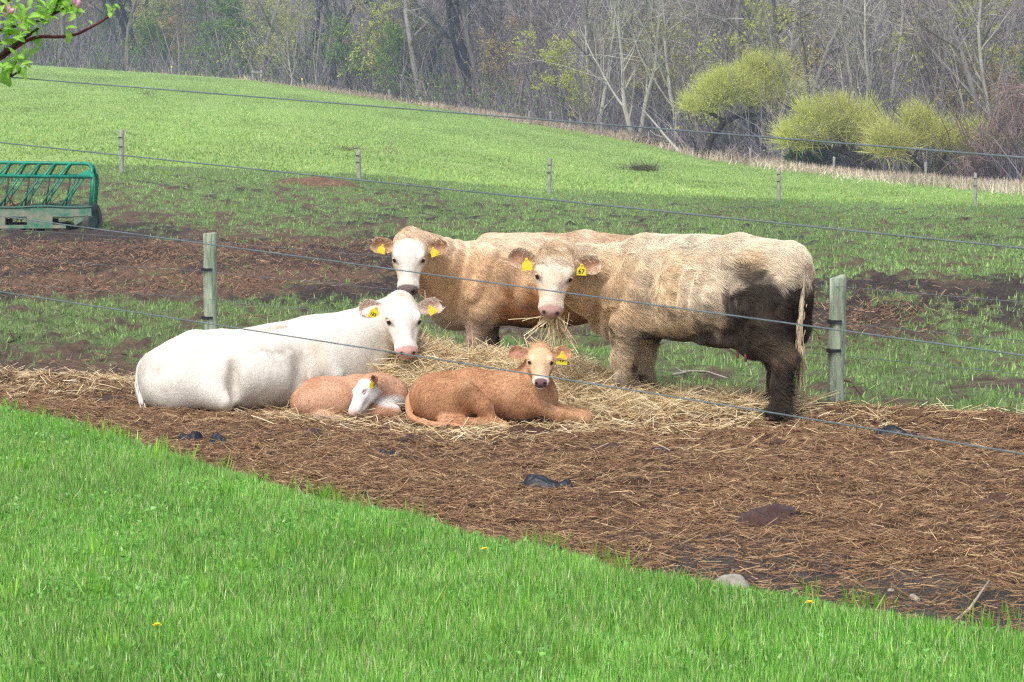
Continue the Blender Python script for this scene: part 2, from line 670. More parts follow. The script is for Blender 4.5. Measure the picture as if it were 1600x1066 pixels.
# pasture up to the wood
X, Yg = fan(58.5, 330, 1.012, 150, 0.33)
x, y = X.ravel(), Yg.ravel()
PAST1, PAST2, PAST3 = S(150, 180, 98), S(128, 166, 86), S(176, 188, 122)


def past_col(x, y):
    px = 800 + F * x / y
    n1 = fbm2(x * 0.06, y * 0.03, 71)[:, None]
    n2 = fbm2(x * 0.5, y * 0.22, 73)[:, None]
    c = PAST1 * (1 - n1) + PAST2 * n1
    c = c * (1 - 0.5 * n2) + PAST3 * 0.5 * n2
    pn = fbm2(x * 0.9, y * 0.25, 79, 3)
    near = sstep(3, -3, y - fenceD(px) - 14 * (fbm2(x * .35, y * .2, 75) - .5))[:, None]
    m = green_mask(x, y)[:, None]
    mud = C_MUD2 * 0.9
    trod = (C_GREENA * 0.8 + 0.2 * C_GREENB) * (0.4 + 0.6 * m) + mud * (0.6 - 0.6 * m)
    c = c * (1 - near) + trod * near
    e = sstep(-16, -2, y - edgeD(px) + 8 * (pn - 0.5))[:, None] * np.interp(px, [300, 520, 1600], [.0, .5, 1.0])[:, None]
    return c * (1 - e) + S(172, 150, 122) * e


mb = MB()
px_ = 800 + F * x / y
z = g0(x, y) - 0.30 * sstep(2, -3, y - fenceD(px_)) + 0.10 * (fbm2(x * 0.6, y * 0.4, 81) - 0.5) * sstep(60, 75, y)
mb.grid(np.stack([x, y, z], -1).reshape(*X.shape, 3), past_col(x, y))
tag(mb.build('pasture', M['turf']), kind='structure')

# wooded hill behind
X, Yg = fan(150, 640, 1.012, 140, 0.36)
x, y = X.ravel(), Yg.ravel()
px = 800 + F * x / y
inside = y - edgeD(px)
z = g0(x, y) + np.where(inside < 4, -0.6, 0.0) + 1.0 * (fbm2(x * 0.07, y * 0.07, 91) - 0.5) * sstep(3, 20, inside)
n1 = fbm2(x * 0.05, y * 0.05, 93)[:, None]
n2 = fbm2(x * 0.3, y * 0.3, 95)[:, None]
c = S(124, 120, 124) * (1 - n1) + S(140, 130, 124) * n1
c = c * (0.7 + 0.6 * n2)
mb = MB()
mb.grid(np.stack([x, y, z], -1).reshape(*X.shape, 3), c)
tag(mb.build('hill', M['litter']), kind='structure')

# lawn sheet
X, Yg = fan(1.2, 24, 1.012, 150, 0.33)
X = X + np.sign(X) * 3.0 * sstep(9, 1, Yg)
x, y = X.ravel(), Yg.ravel()
s = lawn_s(x, y)
z = 0.035 * sstep(-0.05, 0.35, s) - 0.09 * sstep(0.0, -0.2, s) + 0.03 * (fbm2(x * 1.2, y * 1.2, 101) - 0.5)


def lawn_z(x, y):
    s = lawn_s(x, y)
    return 0.035 * sstep(-0.05, 0.35, s) - 0.09 * sstep(0.0, -0.2, s) + 0.03 * (fbm2(x * 1.2, y * 1.2, 101) - 0.5)


n2 = fbm2(x * 3, y * 3, 103)[:, None]
c = S(80, 116, 50) * (1 - n2) + S(104, 144, 60) * n2
G = np.stack([x, y, z], -1)
nr, nc = X.shape
i = np.arange(nr - 1)[:, None] * nc
j = np.arange(nc - 1)[None, :]
Q = np.stack([i + j, i + j + 1, i + nc + j + 1, i + nc + j], -1).reshape(-1, 4)
keep = (s[Q] > -0.45).all(1)
tag(link('lawn', mesh_np('lawn', G, [Q[keep]], c), M['turf']), kind='structure')
# ground under and behind the photographer
mb = MB()
gx, gy = np.meshgrid(np.linspace(-30, 30, 13), np.linspace(-30, 9, 11))
mb.grid(np.stack([gx, gy, np.full_like(gx, -0.12)], -1), S(70, 100, 40))
tag(mb.build('lawn', M['turf']), kind='structure')
# ------------------------------------------------------------------ animals: one smooth body grown from a distance field
class Field:
    def __init__(s, lo, hi, h):
        s.lo, s.h = np.asarray(lo, float), h
        n = np.ceil((np.asarray(hi) - s.lo) / h).astype(int) + 1
        s.f = np.full(n, 1.0, np.float32)
        s.ax = [s.lo[i] + h * np.arange(n[i]) for i in range(3)]

    def _win(s, lo, hi):
        sl = []
        for i in range(3):
            a = int(np.clip(np.floor((lo[i] - s.lo[i]) / s.h), 0, s.f.shape[i] - 1))
            b = int(np.clip(np.ceil((hi[i] - s.lo[i]) / s.h) + 1, a + 1, s.f.shape[i]))
            sl.append(slice(a, b))
        g = np.meshgrid(*[s.ax[i][sl[i]] for i in range(3)], indexing='ij')
        return tuple(sl), np.stack(g, -1)

    def _mix(s, sl, d, k, sub=False):
        a = s.f[sl]
        d = d.astype(np.float32)
        if sub:
            d = -d
            h = np.clip(0.5 - 0.5 * (d - a) / k, 0, 1)
            s.f[sl] = a * h + d * (1 - h) + k * h * (1 - h) if False else np.maximum(a, d) + np.maximum(k - np.abs(a - d), 0) ** 2 / (4 * k)
        else:
            s.f[sl] = np.minimum(a, d) - np.maximum(k - np.abs(a - d), 0) ** 2 / (4 * k)

    def cap(s, a, b, ra, rb=None, k=0.05, sub=False):
        a, b = np.asarray(a, float), np.asarray(b, float)
        rb = ra if rb is None else rb
        m = max(ra, rb) + k + 2 * s.h
        sl, p = s._win(np.minimum(a, b) - m, np.maximum(a, b) + m)
        ba = b - a
        t = np.clip(((p - a) @ ba) / (ba @ ba + 1e-12), 0, 1)
        d = np.linalg.norm(p - a - t[..., None] * ba, axis=-1) - (ra + (rb - ra) * t)
        s._mix(sl, d, k, sub)

    def ell(s, c, r, Rm=None, k=0.05, sub=False):
        c, r = np.asarray(c, float), np.asarray(r, float)
        m = r.max() + k + 2 * s.h
        sl, p = s._win(c - m, c + m)
        q = p - c
        if Rm is not None:
            q = q @ np.asarray(Rm)          # columns of Rm are the ellipsoid's axes
        k0 = np.linalg.norm(q / r, axis=-1)
        k1 = np.linalg.norm(q / (r * r), axis=-1)
        d = k0 * (k0 - 1.0) / (k1 + 1e-9)
        s._mix(sl, d, k, sub)

    def surface(s):
        f, h = s.f, s.h
        ins = f < 0
        cnt = sum(ins[dx:f.shape[0] - 1 + dx, dy:f.shape[1] - 1 + dy, dz:f.shape[2] - 1 + dz].astype(np.int8)
                  for dx in (0, 1) for dy in (0, 1) for dz in (0, 1))
        act = (cnt > 0) & (cnt < 8)
        I = np.argwhere(act)
        idx = np.full(act.shape, -1, np.int64)
        idx[act] = np.arange(len(I))
        pos, num = np.zeros((len(I), 3)), np.zeros(len(I))
        cs = [(a, b, c) for a in (0, 1) for b in (0, 1) for c in (0, 1)]
        for a in cs:
            for ax in range(3):
                if a[ax]:
                    continue
                b = list(a)
                b[ax] = 1
                fa = f[I[:, 0] + a[0], I[:, 1] + a[1], I[:, 2] + a[2]]
                fb = f[I[:, 0] + b[0], I[:, 1] + b[1], I[:, 2] + b[2]]
                m = (fa < 0) != (fb < 0)
                t = np.where(m, fa / np.where(m, fa - fb, 1), 0)
                q = np.tile(np.array(a, float), (len(I), 1))
                q[:, ax] += t
                pos += q * m[:, None]
                num += m
        V = s.lo + (I + pos / num[:, None]) * h
        faces = []
        for ax in range(3):
            o1, o2 = (ax + 1) % 3, (ax + 2) % 3
            n = f.shape
            sl0 = [slice(None)] * 3
            sl1 = [slice(None)] * 3
            sl0[ax], sl1[ax] = slice(0, n[ax] - 1), slice(1, n[ax])
            d = ins[tuple(sl0)] != ins[tuple(sl1)]
            E = np.argwhere(d)
            E = E[(E[:, o1] > 0) & (E[:, o2] > 0) & (E[:, o1] < n[o1] - 1) & (E[:, o2] < n[o2] - 1)]
            s0 = ins[tuple(sl0)][E[:, 0], E[:, 1], E[:, 2]]

            def cell(u, v):
                c = E.copy()
                c[:, o1] -= u
                c[:, o2] -= v
                return idx[c[:, 0], c[:, 1], c[:, 2]]
            q = np.stack([cell(1, 1), cell(0, 1), cell(0, 0), cell(1, 0)], -1)
            q[~s0] = q[~s0][:, ::-1]
            faces.append(q)
        return V, np.concatenate(faces)


def vnormals(V, Q):
    fn = np.cross(V[Q[:, 2]] - V[Q[:, 0]], V[Q[:, 3]] - V[Q[:, 1]])
    vn = np.zeros_like(V)
    for k in range(4):
        np.add.at(vn, Q[:, k], fn)
    return norm(vn)


def relax(V, Q, it=2, w=0.5):
    for _ in range(it):
        acc, n = np.zeros_like(V), np.zeros(len(V))
        for k in range(4):
            np.add.at(acc, Q[:, k], V[Q[:, (k + 1) % 4]] + V[Q[:, (k - 1) % 4]])
            np.add.at(n, Q[:, k], 2)
        V = V * (1 - w) + w * acc / n[:, None]
    return V


class Beast:
    """An animal in its own frame (x forward, y to its left, z up, ground at z=0)."""

    def __init__(s, name, label, cat, origin, heading, scale, group):
        s.loc, s.rz, s.sc = np.asarray(origin, float), heading, scale
        s.root = thing(name, label, cat, tuple(origin), heading, group)
        s.root.scale = (scale,) * 3
        c, n = math.cos(heading), math.sin(heading)
        s.Rw = np.array([[c, -n, 0], [n, c, 0], [0, 0, 1]])

    def local(s, p):
        return ((np.asarray(p, float) - s.loc) @ s.Rw) / s.sc

    def head_frame(s, poll, muzzle, dorsal, width=1.0):
        """poll, muzzle: world points; dorsal: world direction the forehead faces."""
        a, b = s.local(poll), s.local(muzzle)
        X = norm(b - a)
        Z = np.asarray(dorsal, float) @ s.Rw
        Z = norm(Z - X * (Z @ X))
        Y = np.cross(Z, X)
        s.H = np.stack([X, Y, Z], 1)
        s.hp = a
        s.hs = np.linalg.norm(b - a) / 0.53
        s.hw = width
        s.lid = S(206, 176, 150)
        return s

    def hl(s, p):
        """head-frame point to animal frame"""
        p = np.asarray(p, float) * np.array([1, s.hw, 1]) * s.hs
        return s.hp + p @ s.H.T

    def in_head(s, V):
        return ((V - s.hp) @ s.H) / s.hs / np.array([1, s.hw, 1])

    def head_prims(s, f, calf=False, mouth_open=0.0):
        k, w = s.hs, s.hw

        def E(c, r, kk=0.04, sub=False):
            f.ell(s.hl(c), np.array([r[0], r[1] * w, r[2]]) * k, s.H, kk * k, sub)

        def Cc(a, b, ra, rb, kk=0.04, sub=False):
            f.cap(s.hl(a), s.hl(b), ra * k, rb * k, kk * k, sub)
        E((0.10, 0, -0.02), (.15, .122, .115), .05)             # skull
        E((0.0, 0, 0.0), (.075, .075, .07), .06)                 # poll
        E((0.17, 0, 0.025), (.14, .110, .072), .04)              # forehead
        Cc((0.22, 0, 0.02), (0.43, 0, 0.002), .070, .056, .05)   # bridge of the nose
        for y in (-1, 1):
            E((0.17, .083 * y, -.055), (.115, .045, .10), .05)   # cheek
            Cc((0.15, .062 * y, -.125), (0.41, .03 * y, -.085), .048, .034, .05)   # jaw
            E((0.198, .092 * y, .056), (.050, .030, .030), .025)   # brow
            Cc((0.24, .075 * y, -.01), (0.40, .05 * y, -.03), .035, .03, .04)
        E((0.455, 0, -0.022), (.072, .083, .066), .035)          # muzzle
        E((0.505, 0, -0.005), (.034, .064, .045), .025)          # nose pad
        E((0.455, 0, -0.085 - mouth_open), (.062, .052, .026), .015)   # lower lip
        for y in (-1, 1):
            E((0.228, .113 * y, .036), (.032, .022, .022), .012, True)   # eye socket
            E((0.532, .040 * y, 0.014), (.020, .013, .014), .008, True)  # nostril
            Cc((0.532, .046 * y, 0.018), (0.505, .072 * y, 0.004), .008, .006, .006, True)
        E((0.51, 0, -0.066 - mouth_open * .5), (.05, .075, .005 + mouth_open * .5), .006, True)      # mouth

    def body(s, f, colour, mats=('coat',), disp=0.006, seed=1, relax_it=2, extra=None):
        V, Q = f.surface()
        V = relax(V, Q, relax_it, 0.5)
        Nn = vnormals(V, Q)
        hl = s.in_head(V)
        inhead = sstep(0.0, .15, hl[:, 0]) * (np.abs(hl[:, 1]) < .2) * (np.abs(hl[:, 2]) < .25)
        d = (fbm3(V[:, 0] * 7, V[:, 1] * 7, V[:, 2] * 5, seed) - 0.5) * 2 * disp
        if extra is not None:
            d = d + extra(V) * (1 - inhead)
        V = V + Nn * (d * (1 - 0.8 * inhead))[:, None]
        c, furlen = colour(V, Nn, hl)
        s.V, s.Q, s.N, s.c, s.fl = V, Q, Nn, c.clip(0.003, 0.95), furlen
        me = mesh_np('body', V, [Q], s.c)
        s.body_o = link('body', me, M['coat'], s.root)
        return s.body_o

    def fur(s, n, length, flow, seed=3, rad=0.0011, curl=0.35, lift=0.35, clump=26., tone=.22):
        rng = np.random.default_rng(seed)
        V, Q, N, c, fl = s.V, s.Q, s.N, s.c, s.fl
        ar = 0.5 * np.linalg.norm(np.cross(V[Q[:, 2]] - V[Q[:, 0]], V[Q[:, 3]] - V[Q[:, 1]]), axis=1)
        w = ar * np.clip(fl[Q].mean(1), 0.0, None) ** 0.5
        q = rng.choice(len(Q), n, p=w / w.sum())
        a = rng.dirichlet(np.ones(4), n)
        p = (V[Q[q]] * a[..., None]).sum(1)
        nn = norm((N[Q[q]] * a[..., None]).sum(1))
        cc = (c[Q[q]] * a[..., None]).sum(1) * (1 + 0.05 * rng.normal(size=(n, 1)))
        L = length * (fl[Q[q]] * a).sum(1) * rng.uniform(.6, 1.3, n)
        fd = flow(p)
        sw = np.stack([.6 * noise3(p[:, 0] * 8, p[:, 1] * 8, p[:, 2] * 8, seed + k) + .55 * noise3(p[:, 0] * clump, p[:, 1] * clump, p[:, 2] * clump, seed + 5 + k) - 0.57 for k in range(3)], 1) * 2
        wq = .02 * (noise3(p[:, 0] * 14, p[:, 1] * 14, p[:, 2] * 14, seed + 21) - .5)
        al, ac = -.8 * p[:, 0] - .6 * p[:, 2], .6 * p[:, 0] - .8 * p[:, 2] + wq
        cl = (.6 * noise3(al * clump * .42, ac * clump * 1.5, p[:, 1] * clump, seed + 11) + .4 * noise3(al * clump * .8, ac * clump * 2.8, p[:, 1] * clump * 2, seed + 12))[:, None]
        cc = cc * (1 + tone * (cl - .5) * 2.6)
        fd = fd + curl * 2 * sw + 0.07 * rng.normal(size=(n, 3))
        t = norm(fd - nn * (fd * nn).sum(1)[:, None])
        fq = np.clip((fl[Q[q]] * a).sum(1), 0, 1)[:, None]
        cq = (c[Q[q]] * a[..., None]).sum(1)
        cc = cq * (1 - fq) + cc * fq
        lf = lift * fq ** 1.5
        d0 = norm(t * (1 - lf) + nn * lf)
        d1 = norm(t + nn * 0.08 * fq)
        L = L[:, None]
        pts = np.stack([p - nn * 0.002, p + d0 * L * .5, p + d0 * L * .5 + d1 * L * .5], 1)
        cv = bpy.data.hair_curves.new('fur')
        cv.add_curves([3] * n)
        cv.points.foreach_set('position', pts.astype(np.float32).ravel())
        ra = cv.attributes.get('radius') or cv.attributes.new('radius', 'FLOAT', 'POINT')
        rr = np.tile(np.array([1.0, .8, .25], np.float32) * rad, n)
        ra.data.foreach_set('value', rr)
        ca = cv.attributes.new('col', 'FLOAT_COLOR', 'CURVE')
        c4 = np.ones((n, 4), np.float32)
        c4[:, :3] = cc.clip(0.003, 0.95)
        ca.data.foreach_set('color', c4.ravel())
        o = link('fur', cv, M['fur'], s.root)
        return o

    def eyes(s, r=0.0255):
        for y in (-1, 1):
            b = MB()
            u = np.linspace(0, math.pi, 9)[:, None]
            v = np.arange(14)[None, :] * (2 * math.pi / 14)
            G = np.stack([np.sin(u) * np.cos(v), np.sin(u) * np.sin(v), np.cos(u) + 0 * v], -1) * r * s.hs
            b.grid(G + s.hl((0.228, .100 * y, .038)), (0.01, .008, .006), True)
            b.build('eye', M['eye'], s.root)
            b = MB()
            uu = np.linspace(0, 1.2, 7)[:, None]
            ax_ = norm(np.array([-.75, .35 * y, .45]))
            e1 = norm(np.cross(ax_, [0, 0, 1.0]))
            e2 = np.cross(ax_, e1)
            Gl = (np.cos(uu)[..., None] * ax_ + np.sin(uu)[..., None] * (np.cos(v)[..., None] * e1 + np.sin(v)[..., None] * e2)) * r * 1.13 * s.hs
            b.grid(Gl @ s.H.T + s.hl((0.228, .100 * y, .038)), s.lid, True)
            b.build('eyelid', M['skin'], s.root)

    def ear(s, side, out, length=0.2, width=.062, inner=None, outer=None, rim=None, base=(0.088, .104, -.012), twist=0.0, cup=.050):
        """side +1 = the animal's own left. out: head-frame direction of the ear."""
        out = norm(np.array([out[0], out[1] * side, out[2]]))
        face = np.array([0.25, 0.0, 1.0])
        face = norm(face - out * (face @ out))
        acr = np.cross(face, out)
        if twist:
            ct, st = math.cos(twist * side), math.sin(twist * side)
            face, acr = face * ct + acr * st, acr * ct - face * st
        nu, nv = 18, 13
        u = np.linspace(0, 1, nu)[:, None]
        v = np.linspace(-1, 1, nv)[None, :]
        prof = width * (0.34 + 0.66 * np.sin(np.clip(u * 1.02, 0, 1) * math.pi * 0.62 + 0.12)) * np.sqrt(np.clip(1 - np.clip((u - .62) / .38, 0, 1) ** 2.2, 0, 1))
        prof = np.where(u < .62, prof, width * (0.34 + 0.66 * np.sin(.62 * math.pi * .62 + .12)) * np.sqrt(np.clip(1 - np.clip((u - .62) / .38, 0, 1) ** 2, 0, 1)))
        A = v * prof
        dep = cup * (v ** 2 - 0.75) * (0.45 + 0.6 * u) * np.sqrt(np.clip(prof / width, 0, 1))
        droop = -0.012 * u ** 2
        Gf = (u * length)[..., None] * out + A[..., None] * acr + (dep)[..., None] * face + (droop * np.ones_like(v))[..., None] * np.array([-1, 0, 0])
        base = np.array([base[0], base[1] * side, base[2]])
        th = 0.011
        Gb = Gf - face * th * np.sqrt(np.clip(1 - v ** 2, 0.0, 1))[..., None] * np.sqrt(np.clip(1 - u ** 8, 0, 1))[..., None]
        n1 = noise3(u * 7 + 0 * v, v * 2.5 + 0 * u, 1.0 + side, 7)
        ed = np.clip(np.maximum(np.abs(v) ** 3.5 + 0 * u, sstep(.84, 1, u) + 0 * v), 0, 1)
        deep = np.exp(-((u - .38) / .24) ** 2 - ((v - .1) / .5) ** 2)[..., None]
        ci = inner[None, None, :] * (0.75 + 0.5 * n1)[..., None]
        ci = ci * (1 - .55 * deep) + np.array(inner)[None, None] * .28 * deep  # shade painted into the inner colour, darkest mid-cup, for depth
        hair = sstep(.40, .05, u)[..., None]
        ci = ci * (1 - hair) + outer[None, None, :] * hair
        cf = ci * (1 - ed[..., None]) + rim[None, None, :] * ed[..., None]
        cb = np.broadcast_to(outer[None, None, :], Gb.shape)
        b = MB()

        def W(Gx):
            return s.hl((Gx + base).reshape(-1, 3)).reshape(Gx.shape)
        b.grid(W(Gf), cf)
        b.grid(W(Gb)[:, ::-1], cb[:, ::-1])
        # rim strip closes the two faces
        ring = np.concatenate([np.stack([Gf[:, 0], Gb[:, 0]], 1), np.stack([Gf[-1, 1:], Gb[-1, 1:]], 1), np.stack([Gf[-2::-1, -1], Gb[-2::-1, -1]], 1)], 0)
        b.grid(W(ring), rim)
        rg = np.random.default_rng(int(length * 1e4) + side)
        m = 260
        iu, iv = rg.integers(2, nu - 1, m), np.where(rg.random(m) < .72, np.where(rg.random(m) < .7, rg.integers(0, 2, m), nv - 1 - rg.integers(0, 2, m)), rg.integers(0, nv, m))
        rt = Gf[iu, iv]
        ctr = Gf[iu, nv // 2]
        dd = norm(norm(ctr - rt + 1e-5) * .5 + out * .5 + face * .55 + rg.normal(size=(m, 3)) * .3)
        hv, hf, hc = ribbons(rt, dd, norm(np.cross(dd, rand_unit(rg, m))), rg.uniform(.2, .5, m) * width, .0035, rg.normal(size=(m, 3)) * .006, 2, True, pick(rg, m, [rim, outer, rim * .8]))
        b.add(W(hv), hf[0], hf[1], hc)
        o = b.build('ear', M['skin'], s.root)
        s._ear = getattr(s, '_ear', {})
        s._ear[side] = (base, out, acr, face, length, width)
        return o

    def tag_on(s, side, size=1.0, at=.46, roll=0.0, yaw=0.0, text=None, label=None, tsize=.03, drop=.0, off=.012):
        base, out, acr, face, length, width = s._ear[side]
        # the tag hangs down the picture: 'down' is world down expressed in the head frame
        down = norm(np.array([0, 0, -1.0]) @ s.Rw @ s.H)
        fc = norm((np.array([0, -1.0, 0.1])) @ s.Rw @ s.H)
        fc = norm(fc - down * (fc @ down))
        across = np.cross(down, fc)
        cr, sr = math.cos(roll), math.sin(roll)
        down, across = down * cr + across * sr, across * cr - down * sr
        cy, sy = math.cos(yaw), math.sin(yaw)
        across, fc = across * cy + fc * sy, fc * cy - across * sy
        o = base + out * length * at + face * off + down * drop
        sh = np.array([[-.009, 0], [-.011, .012], [-.016, .022], [-.031, .032], [-.036, .082], [.036, .082], [.031, .032], [.016, .022], [.011, .012], [.009, 0]]) * size
        n = len(sh)

        def pt(w, z):
            return s.hl(o + (across[None] * w[:, :1] + down[None] * w[:, 1:]) / np.array([1, s.hw, 1]) + fc[None] * z)
        bend = .5
        F1, F2 = pt(sh, .0035), pt(sh, -.0005)
        b = MB()
        V = np.concatenate([F1, F2])
        T = []
        Q = [[i, n + i, n + (i + 1) % n, (i + 1) % n] for i in range(n)]
        for i in range(n // 2 - 1):
            q4 = [i, i + 1, n - 2 - i, n - 1 - i]
            Q += [q4, [n + v_ for v_ in q4[::-1]]]
        b.add(V, Q, T)
        # stud
        a = np.arange(8) * math.pi / 4
        st = np.stack([np.cos(a) * .007 * size, .006 * size + np.sin(a) * .007 * size], 1)
        b.add(np.concatenate([pt(st, .0085), pt(st, .003)]), [[i, 8 + i, 8 + (i + 1) % 8, (i + 1) % 8] for i in range(8)], [[0, i, i + 1] for i in range(1, 7)])
        tg = b.build('ear_tag', M['tag_yellow'], s.root, smooth=False)
        if label:
            tg['label'] = label
        if text:
            cu = bpy.data.curves.new('number', 'FONT')
            cu.body = text
            cu.size = tsize
            cu.align_x = 'CENTER'
            cu.align_y = 'CENTER'
            cu.offset = 0.0006
            to = bpy.data.objects.new('number_tmp', cu)
            COL.objects.link(to)
            dg = bpy.context.evaluated_depsgraph_get()
            me = bpy.data.meshes.new_from_object(to.evaluated_get(dg))
            bpy.data.objects.remove(to)
            bpy.data.curves.remove(cu)
            v = np.empty(len(me.vertices) * 3)
            me.vertices.foreach_get('co', v)
            v = v.reshape(-1, 3)
            # text x -> across or -across so that it reads from the front
            sx = 1.0
            A2 = across if np.linalg.det(np.stack([across, -down, fc], 1)) > 0 else -across
            w = o + A2[None] * v[:, :1] / np.array([1, s.hw, 1]) + (-down)[None] * (v[:, 1:2] - .056 * size) + fc[None] * .0045
            v = s.hl(w)
            me.vertices.foreach_set('co', v.ravel())
            me.update()
            me.materials.clear()
            link('number', me, M['ink'], tg)
        return tg

    def tail(s, pts, rad, col, sw_col, n=260, sw_len=.35, seed=9):
        b = MB()
        pts = np.asarray(pts, float)
        t = np.linspace(0, len(pts) - 1, 24)
        P3 = np.stack([np.interp(t, np.arange(len(pts)), pts[:, k]) for k in range(3)], 1)
        for _ in range(3):
            P3[1:-1] = .25 * P3[:-2] + .5 * P3[1:-1] + .25 * P3[2:]
        rr = np.interp(np.linspace(0, 1, 24), np.linspace(0, 1, len(rad)), rad)
        b.tube(P3, rr, 8, col)
        rng = np.random.default_rng(seed)
        k = rng.integers(3, 24, n)
        root = P3[k] + rng.normal(size=(n, 3)) * .012
        dn = norm(np.gradient(P3, axis=0))[k]
        d = norm(dn + rng.normal(size=(n, 3)) * .10)
        V, fc, cc = ribbons(root, d, norm(np.cross(d, rand_unit(rng, n))), sw_len * rng.uniform(.5, 1.1, n) * np.where(k > 12, (k - 8) / 15, .2), .008, rng.normal(size=(n, 3)) * .02, 3, True, pick(rng, n, sw_col))
        b.add(V, fc[0], fc[1], cc)
        return b.build('tail', M['skin'], s.root)


def mixc(a, b, t):
    t = np.asarray(t)[:, None]
    return a * (1 - t) + b * t


def face_paint(c, hl, V, white, muz, face_w=1.0, seed=2, side=0.0):
    """White face, bare muzzle, dark nostrils and eye rims in head coordinates."""
    x, y, z = hl.T
    n = fbm3(V[:, 0] * 14, V[:, 1] * 14, V[:, 2] * 14, seed) - .5
    inh = (np.abs(y) < .17) & (np.abs(z) < .2) & (x > -.1) & (x < .6)
    a = sstep(.02, .10, x + .12 * n) * sstep(-.10, -.03, z + .1 * n) * inh
    c = mixc(c, white, a * face_w)
    sd_ = sstep(.062, -.02, z + .05 * n) * sstep(.02, .1, x) * sstep(.42, .36, x) * inh
    c = mixc(c, S(206, 172, 134), sd_ * side)
    fh = sstep(.17, .05, x + .15 * n) * inh * sstep(-.05, .05, n)
    c = mixc(c, S(222, 192, 154), fh * side * .8)
    a = sstep(.40, .435, x + .05 * n) * inh * sstep(-.13, -.1, z)
    c = mixc(c, white * .97, a)
    pad = sstep(.462, .476, x + .012 * n) * inh * sstep(-.064, -.056, z) * sstep(.082, .070, np.abs(y)) * sstep(.062, .05, z)
    c = mixc(c, muz, pad)
    c = c * (1 + .35 * (fbm3(V[:, 0] * 34, V[:, 1] * 34, V[:, 2] * 34, seed + 3) - .5) * inh)[:, None]
    nos = np.exp(-(((np.abs(y) - .043) / .013) ** 2 + ((z - .014) / .014) ** 2)) * sstep(.50, .51, x) * inh
    c = mixc(c, S(38, 24, 24), np.clip(nos * 1.5, 0, .95))
    mo = np.exp(-((z + .066) / .006) ** 2) * sstep(.45, .47, x) * inh
    c = mixc(c, S(90, 58, 54), np.clip(mo, 0, .8))
    ey = np.exp(-(((x - .228) / .030) ** 2 + ((z - .036) / .020) ** 2)) * sstep(.075, .09, np.abs(y)) * inh
    c = mixc(c, S(70, 46, 42), np.clip(ey * 1.3, 0, .85))
    tear = np.exp(-(((x - .266) / .03) ** 2 + ((z - .046) / .008) ** 2)) * sstep(.065, .08, np.abs(y)) * inh
    c = mixc(c, S(120, 90, 80), np.clip(tear, 0, .5))
    short = np.where(inh & (x > .05), np.where(x > .47, 0.0, .32), 1.0)
    return c, short


def flow_back(p):
    return np.stack([-np.ones(len(p)), 0 * p[:, 0], -0.75 * np.ones(len(p))], 1)


